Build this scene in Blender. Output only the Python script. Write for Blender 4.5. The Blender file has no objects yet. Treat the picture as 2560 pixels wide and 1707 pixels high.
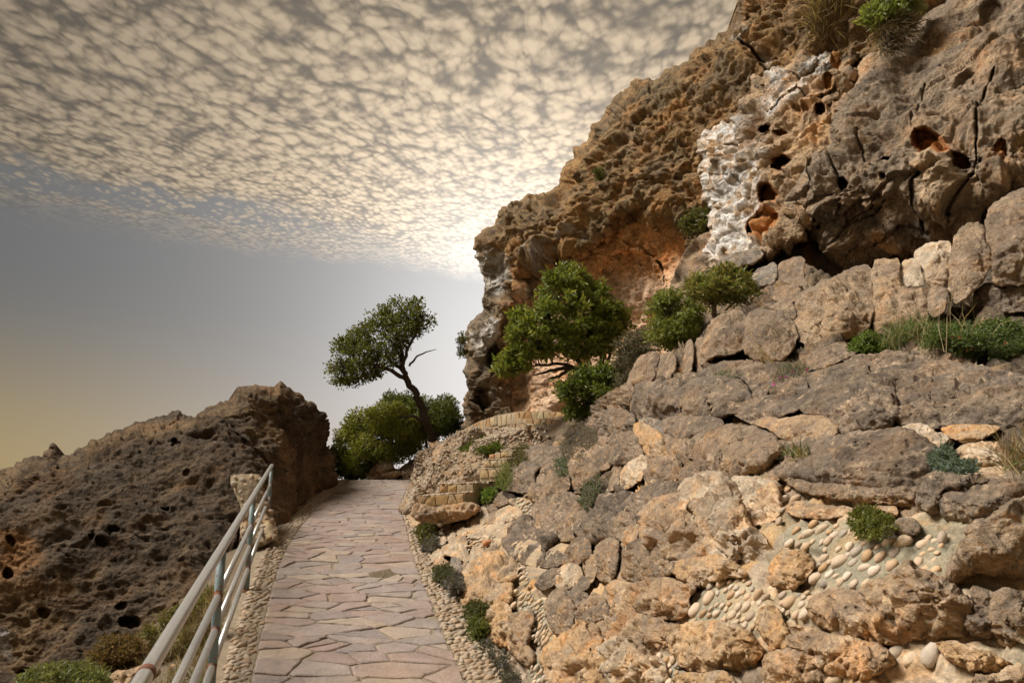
import bpy, math, random
import numpy as np
from mathutils import Vector

# ------------------------------------------------------------------ camera
F_PX = 1706.67                       # 24 mm lens on a 36 mm sensor, 2560 px wide
PITCH = math.atan(354.5 / F_PX)
EYE = np.array([0.0, 0.0, 1.7])
SLOPE = 0.108                        # the path climbs 10.8 %
scene = bpy.context.scene
cam_d = bpy.data.cameras.new('camera')
cam_d.lens = 24.0; cam_d.sensor_width = 36.0; cam_d.clip_start = 0.05; cam_d.clip_end = 20000
cam = bpy.data.objects.new('camera', cam_d)
scene.collection.objects.link(cam)
cam.location = EYE; cam.rotation_euler = (math.pi / 2 + PITCH, 0, 0)
scene.camera = cam

# ------------------------------------------------------------------ light
LAMP_AZ, LAMP_EL = math.radians(-92), math.radians(55)
soft_fill_d = bpy.data.lights.new('soft_fill', 'SUN')
soft_fill_d.energy = 2.45; soft_fill_d.angle = math.radians(26); soft_fill_d.color = (1.0, 0.93, 0.84)  # added soft fill for the foreground, apart from the low glow behind the cliff
soft_fill = bpy.data.objects.new('soft_fill', soft_fill_d)
scene.collection.objects.link(soft_fill)
ldir = Vector((math.sin(LAMP_AZ) * math.cos(LAMP_EL), math.cos(LAMP_AZ) * math.cos(LAMP_EL), math.sin(LAMP_EL)))
soft_fill.rotation_euler = ldir.to_track_quat('Z', 'Y').to_euler()
scene.view_settings.view_transform = 'Standard'
scene.view_settings.look = 'None'
scene.view_settings.gamma = 1.0
scene.view_settings.use_curve_mapping = False
scene.view_settings.exposure = 1.28
scene.cycles.max_bounces = 5
scene.cycles.diffuse_bounces = 2
scene.cycles.adaptive_threshold = 0.03
scene.cycles.adaptive_min_samples = 16
scene.cycles.transparent_max_bounces = 4

# ------------------------------------------------------------------ node helpers
class NT:
    def __init__(s, tree): s.t = tree; s.n = tree.nodes; s.l = tree.links
    def node(s, typ, **kw):
        n = s.n.new(typ)
        for k, v in kw.items(): setattr(n, k, v)
        return n
    def put(s, sock, v):
        if isinstance(v, bpy.types.NodeSocket): s.l.new(v, sock)
        elif isinstance(v, (tuple, list)) and sock.type == 'RGBA' and len(v) == 3: sock.default_value = (*v, 1)
        else: sock.default_value = v
    def m(s, op, a, b=None, c=None, clamp=False):
        n = s.node('ShaderNodeMath', operation=op, use_clamp=clamp)
        s.put(n.inputs[0], a)
        if b is not None: s.put(n.inputs[1], b)
        if c is not None: s.put(n.inputs[2], c)
        return n.outputs[0]
    def v(s, op, a, b=None, out=0):
        n = s.node('ShaderNodeVectorMath', operation=op)
        s.put(n.inputs[0], a)
        if b is not None: s.put(n.inputs['Scale' if op == 'SCALE' else 1], b)
        return n.outputs[out]
    def mix(s, f, a, b, mode='MIX'):
        n = s.node('ShaderNodeMix', data_type='RGBA', blend_type=mode)
        s.put(n.inputs[0], f); s.put(n.inputs[6], a); s.put(n.inputs[7], b)
        return n.outputs[2]
    def step(s, x, lo, hi, a=0.0, b=1.0):
        n = s.node('ShaderNodeMapRange', interpolation_type='SMOOTHSTEP')
        for i, q in enumerate((x, lo, hi, a, b)): s.put(n.inputs[i], q)
        return n.outputs[0]
    def noise(s, vec, scale, detail=6, rough=0.6, dist=0.0):
        n = s.node('ShaderNodeTexNoise')
        s.put(n.inputs['Vector'], vec); n.inputs['Scale'].default_value = scale
        n.inputs['Detail'].default_value = detail; n.inputs['Roughness'].default_value = rough
        n.inputs['Distortion'].default_value = dist
        return n.outputs[0]
    def vor(s, vec, scale, feature='F1', smooth=0.5, out='Distance'):
        n = s.node('ShaderNodeTexVoronoi', feature=feature)
        s.put(n.inputs['Vector'], vec); n.inputs['Scale'].default_value = scale
        if feature == 'SMOOTH_F1': n.inputs['Smoothness'].default_value = smooth
        return n.outputs[out]

# ------------------------------------------------------------------ sky: clear evening air below a sheet of small cloud puffs
def build_world():
    w = bpy.data.worlds.new('World'); scene.world = w; w.use_nodes = True
    T = NT(w.node_tree); T.n.clear()
    d = T.node('ShaderNodeTexCoord').outputs['Generated']
    sep = T.node('ShaderNodeSeparateXYZ'); T.l.new(d, sep.inputs[0])
    x, y, z = sep.outputs
    az, el = math.radians(1.0), math.radians(12.5)
    s = (math.sin(az) * math.cos(el), math.cos(az) * math.cos(el), math.sin(el))
    c = T.m('MAXIMUM', T.v('DOT_PRODUCT', d, s, out=1), 0.0)
    gA = T.m('POWER', c, 9.0); gB = T.m('POWER', c, 38.0); gC = T.m('POWER', c, 400.0)
    sky = T.node('ShaderNodeTexSky', sky_type='NISHITA', sun_disc=False)
    sky.sun_elevation = LAMP_EL; sky.sun_rotation = LAMP_AZ; sky.dust_density = 4.0  # base sky keyed to the fill lamp; the glow has its own direction
    low = T.step(z, 0.30, 0.0)
    lowcol = T.mix(T.m('MULTIPLY', gA, 1.3, clamp=True), (0.225, 0.16, 0.06), (0.22, 0.195, 0.18))
    clear = T.mix(T.m('POWER', low, 1.6), (0.074, 0.074, 0.073), lowcol)
    glow = T.v('SCALE', (0.20, 0.19, 0.182), gA)
    glow = T.v('ADD', glow, T.v('SCALE', (0.25, 0.247, 0.245), gB))
    clear = T.v('ADD', clear, glow)
    clear = T.v('ADD', clear, T.v('SCALE', sky.outputs[0], 0.002))
    # cloud sheet: direction cast on a level plane
    zc = T.m('MAXIMUM', z, 0.03)
    px, py = T.m('DIVIDE', x, zc), T.m('DIVIDE', y, zc)
    cmb = T.node('ShaderNodeCombineXYZ'); T.l.new(px, cmb.inputs[0]); T.l.new(py, cmb.inputs[1])
    p = cmb.outputs[0]
    def warp(vec, scale, amt):
        n = T.node('ShaderNodeTexNoise'); T.put(n.inputs['Vector'], vec); n.inputs['Scale'].default_value = scale
        n.inputs['Detail'].default_value = 3
        off = T.v('SCALE', T.v('SUBTRACT', n.outputs['Color'], (0.5, 0.5, 0.5)), amt)
        return T.v('ADD', vec, off)
    p1 = warp(warp(p, 2.2, 0.12), 11.0, 0.03)
    p1 = T.v('MULTIPLY', p1, (1.0, 0.66, 1.0))
    small = T.step(py, 1.5, 2.9)
    def puffs(vec):
        a = T.m('MULTIPLY', T.vor(vec, 22.0), 1.0)
        b = T.m('MULTIPLY', T.vor(T.v('ADD', vec, (3.3, 1.7, 0)), 48.0), 1.0)
        n = T.noise(vec, 24.0, 5, 0.66)
        q = T.m('ADD', T.m('MULTIPLY', a, T.m('SUBTRACT', 0.8, T.m('MULTIPLY', small, 0.4))), T.m('MULTIPLY', b, T.m('ADD', 0.3, T.m('MULTIPLY', small, 0.4))))
        return T.m('SUBTRACT', T.m('SUBTRACT', 1.0, q), T.m('MULTIPLY', T.m('SUBTRACT', n, 0.5), 0.42))
    h0 = puffs(p1)
    h1 = puffs(T.v('ADD', p1, (-0.003, 0.010, 0.0)))     # a little nearer the glow
    lit = T.m('SUBTRACT', h0, h1)
    big = T.noise(p, 1.7, 3, 0.6)
    mid = T.noise(p, 6.5, 3, 0.6)
    bright = T.m('ADD', T.m('MULTIPLY', T.m('SUBTRACT', h0, 0.50), 0.95), T.m('MULTIPLY', lit, 0.62))
    bright = T.m('ADD', bright, T.m('MULTIPLY', T.m('SUBTRACT', big, 0.5), 0.26))
    bright = T.m('ADD', bright, T.m('MULTIPLY', T.m('SUBTRACT', mid, 0.5), 0.26))
    bright = T.step(bright, -0.52, 0.36)
    far = T.m('ADD', T.m('ADD', 0.62, T.m('MULTIPLY', gA, 1.9)), T.m('ADD', T.m('MULTIPLY', gB, 1.5), T.m('MULTIPLY', gC, 4.0)))
    ccol = T.mix(bright, (0.096, 0.080, 0.062), (0.305, 0.242, 0.170))
    ccol = T.v('SCALE', ccol, far)
    ccol = T.mix(T.m('MULTIPLY', gB, 0.55, clamp=True), ccol, T.v('SCALE', (0.30, 0.29, 0.28), far))
    # edge of the sheet and the thinner band just inside it
    e = T.m('SUBTRACT', T.m('ADD', T.m('MULTIPLY', px, 0.50), 3.40), py)
    e = T.m('ADD', e, T.m('MULTIPLY', T.m('SUBTRACT', T.noise(p, 2.3, 6, 0.65), 0.5), 0.7))
    streak = T.noise(T.v('MULTIPLY', p, (7.0, 1.4, 1.0)), 1.6, 5, 0.7)
    e = T.m('ADD', e, T.m('MULTIPLY', T.m('SUBTRACT', streak, 0.5), 0.45))
    cover = T.step(e, -0.16, 0.72)
    band = T.m('MULTIPLY', T.step(e, 0.22, 0.40), T.step(e, 0.72, 0.48))
    band = T.m('MULTIPLY', band, T.step(px, -0.35, -1.1))
    holes = T.step(T.m('SUBTRACT', h0, T.m('MULTIPLY', band, 0.2)), 0.05, 0.4, 0.86, 1.0)
    a = T.m('MULTIPLY', cover, T.m('SUBTRACT', holes, T.m('MULTIPLY', band, T.step(h0, 0.72, 0.42, 0.25, 0.85))), clamp=True)
    a = T.m('MULTIPLY', a, T.step(z, 0.10, 0.20))
    col = T.mix(a, clear, ccol)
    bg = T.node('ShaderNodeBackground'); T.put(bg.inputs[0], col); bg.inputs[1].default_value = 0.66
    out = T.node('ShaderNodeOutputWorld'); T.l.new(bg.outputs[0], out.inputs[0])
build_world()

# ------------------------------------------------------------------ numeric helpers
RNG = np.random.default_rng(7)
random.seed(7)
CT, ST = math.cos(PITCH), math.sin(PITCH)
K = 2560 / 2352
def rays(u, v):
    x = (np.asarray(u, float) - 1280) / F_PX; y = -(np.asarray(v, float) - 853.5) / F_PX
    return np.stack([x, CT - y * ST, ST + y * CT], -1)
def at(u, v, Y):
    r = rays(u, v)
    return EYE + r * (np.asarray(Y, float) / r[..., 1])[..., None]
def D(pts): return [(a * K, b * K) for a, b in pts]
CROP = dict(A=(1000, 1110), B=(1776, 1184), C=(1776, 800), E=(1400, 860), F=(1776, 0), G=(1776, 400))
def T3(c, pts):
    ox, oy = CROP[c]
    return [(ox + a / 3, oy + b / 3) for a, b in pts]

_perm = np.random.default_rng(3).permutation(256).astype(np.int64)
_g = np.random.default_rng(4).normal(size=(256, 3)); _g /= np.linalg.norm(_g, axis=1)[:, None]
def _h(ix, iy, iz): return _perm[(_perm[(_perm[ix & 255] + iy) & 255] + iz) & 255]
def perlin(P):
    i = np.floor(P).astype(np.int64); f = P - i
    w = f * f * f * (f * (f * 6 - 15) + 10)
    tot = 0
    for dx in (0, 1):
        wx = w[:, 0] if dx else 1 - w[:, 0]
        for dy in (0, 1):
            wy = w[:, 1] if dy else 1 - w[:, 1]
            for dz in (0, 1):
                wz = w[:, 2] if dz else 1 - w[:, 2]
                g = _g[_h(i[:, 0] + dx, i[:, 1] + dy, i[:, 2] + dz)]
                dd = g[:, 0] * (f[:, 0] - dx) + g[:, 1] * (f[:, 1] - dy) + g[:, 2] * (f[:, 2] - dz)
                tot = tot + wx * wy * wz * dd
    return tot * 1.5
def fbm(P, freq, octv=4, seed=0, gain=0.5, ridge=False):
    Q = np.asarray(P, float) * freq + seed * 17.31
    a, t, n = 1.0, 0, 0
    for _ in range(octv):
        q = perlin(Q)
        t = t + a * ((1 - 2 * np.abs(q)) if ridge else q); n += a
        Q = Q * 2.03 + 5.7; a *= gain
    return t / n
def worley(P, freq, seed=0):
    Q = np.asarray(P, float) * freq + seed * 9.17
    i = np.floor(Q).astype(np.int64); f = Q - i
    F1 = np.full(len(Q), 9.0); F2 = F1.copy(); idx = np.zeros(len(Q), np.int64); off = np.zeros_like(Q)
    for dx in (-1, 0, 1):
        for dy in (-1, 0, 1):
            for dz in (-1, 0, 1):
                h = _h(i[:, 0] + dx, i[:, 1] + dy, i[:, 2] + dz)
                o = np.stack([dx + 0.5 + _g[h, 0] * 0.45 - f[:, 0], dy + 0.5 + _g[h, 1] * 0.45 - f[:, 1], dz + 0.5 + _g[h, 2] * 0.45 - f[:, 2]], -1)
                dd = np.sqrt((o * o).sum(-1))
                c = dd < F1
                F2 = np.where(c, F1, np.minimum(F2, dd)); F1 = np.where(c, dd, F1)
                idx = np.where(c, h, idx); off[c] = o[c]
    return F1, F2, idx, off
def ss(x, a, b):
    t = np.clip((x - a) / (b - a), 0, 1); return t * t * (3 - 2 * t)
def facets(P, freq, seed=0, g=0.15):
    """broken-stone relief: every cell is a tilted plane, creased at its edges"""
    F1, F2, h, off = worley(P, freq, seed)
    return -(off * _g[(h * 7 + 13) & 255]).sum(-1) / freq * ss(F2 - F1, 0.0, g), F2 - F1
def bedding(P, nrm, freq, seed):
    q = (P @ np.array(nrm)) * freq + fbm(P, 0.5, 3, seed) * 0.9
    f = q - np.floor(q); r = ((np.floor(q).astype(int) * 73) % 17) / 17.0
    return (f ** 1.5 - 0.5) * (0.4 + 0.9 * r) - 0.5 * ss(f, 0.08, 0.0) * 0.6
def pits(P, freq, seed=0, keep=0.5):
    F1, F2, h, _ = worley(P, freq, seed)
    r = ((h * 37) & 255) / 255.0
    rad = np.where(r < keep, 0.18 + 0.38 * ((h * 91) & 255) / 255.0, 0.0)
    return np.clip(1 - F1 / np.maximum(rad, 1e-3), 0, 1) ** 0.7 * (rad > 0)
def ss(x, a, b):
    t = np.clip((x - a) / (b - a), 0, 1); return t * t * (3 - 2 * t)
def tps(pts):
    """thin-plate depth through (u, v, depth), image px"""
    p = np.array(pts, float); X = p[:, :2] / 1000; n = len(X)
    def phi(r): return r * r * np.log(r + 1e-9)
    A = np.zeros((n + 3, n + 3)); A[:n, :n] = phi(np.linalg.norm(X[:, None] - X[None], axis=2)) + np.eye(n) * 1e-4
    A[:n, n] = 1; A[:n, n + 1:] = X; A[n, :n] = 1; A[n + 1:, :n] = X.T
    c = np.linalg.solve(A, np.r_[np.log(p[:, 2]), 0, 0, 0])
    def ev(u, v):
        u = np.asarray(u, float); sh = u.shape
        q = np.stack([u.ravel(), np.asarray(v, float).ravel()], -1) / 1000
        o = c[n] + q @ c[n + 1:]
        for k in range(n):
            o = o + c[k] * phi(np.hypot(q[:, 0] - X[k, 0], q[:, 1] - X[k, 1]))
        return np.exp(o).reshape(sh)
    return ev
def chaikin(p, n=2):
    p = np.asarray(p, float)
    for _ in range(n):
        q = np.roll(p, -1, 0)
        p = np.stack([p * 0.75 + q * 0.25, p * 0.25 + q * 0.75], 1).reshape(-1, 2)
    return p
def resample(p, sp):
    q = np.vstack([p, p[:1]]); s = np.r_[0, np.cumsum(np.hypot(*np.diff(q, axis=0).T))]
    n = max(8, int(s[-1] / sp)); t = np.linspace(0, s[-1], n, endpoint=False)
    return np.stack([np.interp(t, s, q[:, 0]), np.interp(t, s, q[:, 1])], -1)
def inside(poly, u, v):
    p = np.asarray(poly, float); q = np.roll(p, -1, 0); c = np.zeros(np.shape(u), bool)
    for (x0, y0), (x1, y1) in zip(p, q):
        if y0 == y1: continue
        k = (y0 > v) != (y1 > v)
        c ^= k & (u < (x1 - x0) * (v - y0) / (y1 - y0) + x0)
    return c
def segdist(poly, u, v, closed=True):
    p = np.asarray(poly, float); q = np.roll(p, -1, 0)
    if not closed: p, q = p[:-1], q[:-1]
    best = np.full(np.shape(u), 1e9)
    for (x0, y0), (x1, y1) in zip(p, q):
        dx, dy = x1 - x0, y1 - y0; L = dx * dx + dy * dy + 1e-9
        t = np.clip(((u - x0) * dx + (v - y0) * dy) / L, 0, 1)
        best = np.minimum(best, (u - x0 - t * dx) ** 2 + (v - y0 - t * dy) ** 2)
    return np.sqrt(best)
def psd(poly, u, v):
    d = segdist(poly, u, v)
    return np.where(inside(poly, u, v), d, -d)

# ------------------------------------------------------------------ object helpers
COL = scene.collection
def link(name, data, parent=None, mat=None):
    o = bpy.data.objects.new(name, data); COL.objects.link(o)
    if parent is not None: o.parent = parent
    if mat is not None and not data.materials: data.materials.append(mat)
    return o
def empty(name, loc=(0, 0, 0)):
    o = bpy.data.objects.new(name, None); COL.objects.link(o); o.location = loc; o.empty_display_size = 0.1
    return o
def tag(o, label=None, cat=None, group=None, kind=None):
    for k, v in (('label', label), ('category', cat), ('group', group), ('kind', kind)):
        if v: o[k] = v
    return o
def mesh(name, V, faces, col=None, smooth=True):
    """faces: list of int arrays, each (n, k)"""
    me = bpy.data.meshes.new(name)
    V = np.asarray(V, np.float32)
    faces = [np.asarray(f, np.int32) for f in faces if len(f)]
    me.vertices.add(len(V)); me.vertices.foreach_set('co', V.ravel())
    loops = np.concatenate([f.ravel() for f in faces])
    tot = np.concatenate([np.full(len(f), f.shape[1], np.int32) for f in faces])
    me.loops.add(len(loops)); me.loops.foreach_set('vertex_index', loops)
    me.polygons.add(len(tot))
    me.polygons.foreach_set('loop_start', np.r_[0, np.cumsum(tot)[:-1]].astype(np.int32))
    me.polygons.foreach_set('loop_total', tot)
    me.polygons.foreach_set('use_smooth', np.full(len(tot), smooth, bool))
    if col is not None:
        a = me.color_attributes.new('col', 'FLOAT_COLOR', 'POINT')
        c = np.ones((len(V), 4), np.float32); c[:, :3] = col
        a.data.foreach_set('color', c.ravel())
    me.update(calc_edges=True); me.validate()
    return me

# ------------------------------------------------------------------ materials
MATS = {}
def principled(name):
    m = bpy.data.materials.new(name); m.use_nodes = True
    T = NT(m.node_tree); b = T.n['Principled BSDF']
    MATS[name] = m
    return m, T, b
def rock_mat(name, scale=1.0, dark=0.5, darkcol=0.32, fleck=0.35, fleckcol=(0.52, 0.38, 0.24), bump=0.6, pitamt=0.5, speck=0.0, grain=1.0, bdist=0.03, stainamt=0.5):
    m, T, b = principled(name)
    pos = T.node('ShaderNodeNewGeometry').outputs['Position']
    col = T.node('ShaderNodeVertexColor', layer_name='col').outputs[0]
    n_mid = T.noise(pos, 5.0 * scale, 7, 0.68, 0.3)
    n_big = T.noise(pos, 1.3 * scale, 3, 0.6)
    n_fine = T.noise(pos, 46.0 * scale, 4, 0.72)
    strat = T.noise(T.v('MULTIPLY', pos, (1.0, 1.0, 1.7)), 11.0 * scale, 6, 0.7, 0.3)
    crust = T.step(T.m('ADD', T.m('MULTIPLY', n_mid, 0.65), T.m('MULTIPLY', strat, 0.45)), 0.47, 0.68)
    stain = T.step(T.noise(T.v('ADD', pos, (4.7, 2.2, 8.8)), 2.6 * scale, 5, 0.7, 0.5), 0.48, 0.66)
    c = T.mix(T.m('MULTIPLY', stain, stainamt), col, T.v('MULTIPLY', col, (1.45, 1.02, 0.62)))
    c = T.mix(T.m('MULTIPLY', crust, dark), c, T.v('SCALE', c, darkcol))
    blot = T.step(T.noise(T.v('ADD', pos, (2.7, 6.2, 0.8)), 22.0 * scale, 6, 0.78), 0.52, 0.62)
    c = T.mix(T.m('MULTIPLY', blot, dark * 0.75), c, T.v('SCALE', c, 0.38))
    fl = T.step(T.noise(T.v('ADD', pos, (7.1, 3.3, 1.9)), 10.0 * scale, 7, 0.78, 0.4), 0.53, 0.66)
    c = T.mix(T.m('MULTIPLY', fl, fleck), c, fleckcol)
    if speck:
        sp = T.step(T.noise(T.v('ADD', pos, (1.1, 9.3, 4.9)), 11.0 * scale, 4, 0.7), 0.66, 0.71)
        c = T.mix(T.m('MULTIPLY', sp, speck), c, (0.55, 0.53, 0.48))
    var = T.m('MULTIPLY', T.m('ADD', 0.10, T.m('MULTIPLY', n_fine, 1.85 * grain)), T.m('ADD', 0.45, T.m('MULTIPLY', n_big, 1.1)))
    c = T.v('SCALE', c, T.m('ADD', var, 0.5 - 0.5 * grain) if grain != 1 else var)
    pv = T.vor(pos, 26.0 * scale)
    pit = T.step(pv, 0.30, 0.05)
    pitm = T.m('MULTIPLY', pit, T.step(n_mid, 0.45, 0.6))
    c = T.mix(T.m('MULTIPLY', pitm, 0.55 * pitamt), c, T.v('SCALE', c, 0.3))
    T.put(b.inputs['Base Color'], c)
    b.inputs['Roughness'].default_value = 0.92
    b.inputs['Specular IOR Level'].default_value = 0.2
    hgt = T.m('ADD', T.m('ADD', T.m('MULTIPLY', n_mid, 1.0), T.m('MULTIPLY', strat, 0.6)), T.m('MULTIPLY', n_fine, 0.28))
    hgt = T.m('SUBTRACT', hgt, T.m('MULTIPLY', pitm, 0.8 * pitamt))
    bp = T.node('ShaderNodeBump'); bp.inputs['Strength'].default_value = min(1.0, bump * 1.1); bp.inputs['Distance'].default_value = bdist * 1.1
    T.l.new(hgt, bp.inputs['Height']); T.l.new(bp.outputs[0], b.inputs['Normal'])
    return m
rock_mat('cliff_rock', 0.42, dark=0.6, darkcol=0.30, fleck=0.40, fleckcol=(0.50, 0.31, 0.14), bump=0.75, pitamt=0.9, speck=0.2, bdist=0.11)
rock_mat('grey_cliff', 0.6, dark=0.55, darkcol=0.36, fleck=0.45, fleckcol=(0.50, 0.36, 0.23), bump=0.75, pitamt=0.7, speck=0.15, bdist=0.07)
rock_mat('outcrop_rock', 0.55, dark=0.6, darkcol=0.28, fleck=0.30, fleckcol=(0.32, 0.21, 0.115), bump=0.8, pitamt=0.7, speck=0.2, bdist=0.09)
rock_mat('boulder', 1.1, dark=0.62, darkcol=0.34, fleck=0.62, fleckcol=(0.52, 0.39, 0.26), bump=0.75, pitamt=0.7, speck=0.3, bdist=0.035, stainamt=0.3)
rock_mat('wall_stone', 1.3, dark=0.45, darkcol=0.34, fleck=0.45, fleckcol=(0.66, 0.51, 0.34), bump=0.7, pitamt=0.5, speck=0.0, bdist=0.03, stainamt=0.6)
rock_mat('mortar', 2.2, dark=0.25, darkcol=0.5, fleck=0.25, fleckcol=(0.42, 0.36, 0.26), bump=0.5, pitamt=0.3, bdist=0.012)
rock_mat('earth', 1.2, dark=0.6, darkcol=0.35, fleck=0.35, fleckcol=(0.42, 0.32, 0.21), bump=0.9, pitamt=0.4, bdist=0.05)

def piece_mat(name, cols, scale, bump, spread=0.5, rough=0.85, bdist=0.01, random_from='obj'):
    """stones, pebbles: a colour picked per piece from a short list, with grain"""
    m, T, b = principled(name)
    pos = T.node('ShaderNodeNewGeometry').outputs['Position']
    if random_from == 'obj':
        r = T.node('ShaderNodeObjectInfo').outputs['Random']
    else:
        r = T.node('ShaderNodeVertexColor', layer_name='col').outputs[0]
    rp = T.node('ShaderNodeValToRGB'); T.l.new(r, rp.inputs[0])
    while len(rp.color_ramp.elements) < len(cols): rp.color_ramp.elements.new(0.5)
    for i, c in enumerate(cols):
        rp.color_ramp.elements[i].position = i / max(1, len(cols) - 1); rp.color_ramp.elements[i].color = (*c, 1)
    n1 = T.noise(pos, scale, 5, 0.7, 0.4); n2 = T.noise(pos, scale * 7, 4, 0.7); n3 = T.noise(pos, scale * 0.3, 4, 0.6)
    c = T.v('SCALE', rp.outputs[0], T.m('ADD', 1 - spread, T.m('MULTIPLY', T.m('ADD', T.m('MULTIPLY', n1, 0.6), T.m('MULTIPLY', n2, 0.4)), 2 * spread)))
    c = T.mix(T.m('MULTIPLY', T.step(n3, 0.45, 0.7), 0.4), c, T.v('MULTIPLY', c, (1.18, 0.98, 0.74)))
    T.put(b.inputs['Base Color'], c)
    b.inputs['Roughness'].default_value = rough; b.inputs['Specular IOR Level'].default_value = 0.3
    bp = T.node('ShaderNodeBump'); bp.inputs['Strength'].default_value = bump; bp.inputs['Distance'].default_value = bdist
    T.l.new(T.m('ADD', n1, T.m('MULTIPLY', n2, 0.3)), bp.inputs['Height']); T.l.new(bp.outputs[0], b.inputs['Normal'])
    return m
piece_mat('flagstone', [(0.235, 0.175, 0.15), (0.28, 0.215, 0.178), (0.255, 0.21, 0.19), (0.31, 0.25, 0.195), (0.215, 0.182, 0.17), (0.28, 0.205, 0.172)], 6.0, 0.9, 0.75, 0.8, 0.025)
PEB = [(0.31, 0.235, 0.16), (0.38, 0.305, 0.22), (0.28, 0.19, 0.115), (0.42, 0.35, 0.27), (0.25, 0.21, 0.165), (0.35, 0.25, 0.16)]
piece_mat('pebble', PEB, 40.0, 0.35, 0.35, 0.7, 0.004)
PEB2 = [(0.46, 0.34, 0.23), (0.55, 0.45, 0.34), (0.40, 0.25, 0.13), (0.60, 0.51, 0.41), (0.27, 0.23, 0.19), (0.52, 0.36, 0.22), (0.57, 0.47, 0.35)]
piece_mat('wall_pebble', PEB2, 22.0, 0.7, 0.6, 0.75, 0.005)
piece_mat('pebble_mass', PEB, 40.0, 0.35, 0.35, 0.7, 0.004, 'attr')
piece_mat('cladding', [(0.42, 0.27, 0.11), (0.40, 0.31, 0.19), (0.36, 0.20, 0.09), (0.46, 0.37, 0.23), (0.33, 0.27, 0.19)], 8.0, 0.8, 0.7, 0.85, 0.012)

def plain_mat(name, col, scale, bump, rough=0.9, dark=0.5, bdist=0.02):
    m, T, b = principled(name)
    pos = T.node('ShaderNodeNewGeometry').outputs['Position']
    n1 = T.noise(pos, scale, 6, 0.7); n2 = T.noise(pos, scale * 9, 4, 0.7)
    f = T.m('ADD', 1 - dark, T.m('MULTIPLY', T.m('ADD', T.m('MULTIPLY', n1, 0.6), T.m('MULTIPLY', n2, 0.4)), 2 * dark))
    T.put(b.inputs['Base Color'], T.v('SCALE', col, f))
    b.inputs['Roughness'].default_value = rough; b.inputs['Specular IOR Level'].default_value = 0.2
    bp = T.node('ShaderNodeBump'); bp.inputs['Strength'].default_value = bump; bp.inputs['Distance'].default_value = bdist
    T.l.new(T.m('ADD', n1, T.m('MULTIPLY', n2, 0.4)), bp.inputs['Height']); T.l.new(bp.outputs[0], b.inputs['Normal'])
    return m
plain_mat('joint', (0.27, 0.215, 0.15), 14, 1.0, 0.95, 0.8)
plain_mat('ground', (0.22, 0.17, 0.11), 4, 1.0, 0.95, 0.85, 0.12)
plain_mat('bark', (0.16, 0.115, 0.08), 18, 0.8, 0.95, 0.7, 0.02)
plain_mat('dark_bark', (0.055, 0.042, 0.032), 18, 0.8, 0.95, 0.6, 0.02)
plain_mat('pipe_clay', (0.50, 0.22, 0.10), 30, 0.3)

def steel_mat(name, base, rust, metal, rough):
    m, T, b = principled(name)
    pos = T.node('ShaderNodeNewGeometry').outputs['Position']
    n = T.noise(pos, 9, 8, 0.7); n2 = T.noise(pos, 60, 6, 0.7)
    k = T.step(T.m('ADD', n, T.m('MULTIPLY', T.m('SUBTRACT', n2, 0.5), 0.4)), 0.70 - rust, 0.76 - rust)
    c = T.mix(k, T.v('SCALE', base, T.m('ADD', 0.75, T.m('MULTIPLY', n2, 0.5))), T.mix(n2, (0.09, 0.03, 0.012), (0.34, 0.12, 0.04)))
    T.put(b.inputs['Base Color'], c)
    T.put(b.inputs['Metallic'], T.m('MULTIPLY', T.m('SUBTRACT', 1.0, k), metal))
    T.put(b.inputs['Roughness'], T.m('ADD', T.m('ADD', rough, T.m('MULTIPLY', k, 0.5)), T.m('MULTIPLY', T.m('SUBTRACT', n2, 0.5), 0.25)))
    bp = T.node('ShaderNodeBump'); bp.inputs['Strength'].default_value = 0.3; bp.inputs['Distance'].default_value = 0.003
    T.l.new(T.m('ADD', k, n2), bp.inputs['Height']); T.l.new(bp.outputs[0], b.inputs['Normal'])
    return m
steel_mat('galvanised', (0.52, 0.51, 0.48), 0.06, 0.75, 0.34)
steel_mat('post_paint', (0.17, 0.23, 0.24), 0.14, 0.1, 0.55)
steel_mat('rust', (0.15, 0.055, 0.025), 0.16, 0.0, 0.8)

def leaf_mat(name, trans=0.35, rough=0.5):
    m, T, b = principled(name)
    col = T.node('ShaderNodeVertexColor', layer_name='col').outputs[0]
    T.put(b.inputs['Base Color'], col); b.inputs['Roughness'].default_value = rough
    b.inputs['Specular IOR Level'].default_value = 0.35
    tr = T.node('ShaderNodeBsdfTranslucent'); T.put(tr.inputs[0], T.v('MULTIPLY', col, (1.5, 1.5, 0.8)))
    mx = T.node('ShaderNodeMixShader'); mx.inputs[0].default_value = trans
    T.l.new(b.outputs[0], mx.inputs[1]); T.l.new(tr.outputs[0], mx.inputs[2])
    T.l.new(mx.outputs[0], T.n['Material Output'].inputs[0])
    return m
leaf_mat('leaf'); leaf_mat('dry_leaf', 0.25, 0.8)

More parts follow.
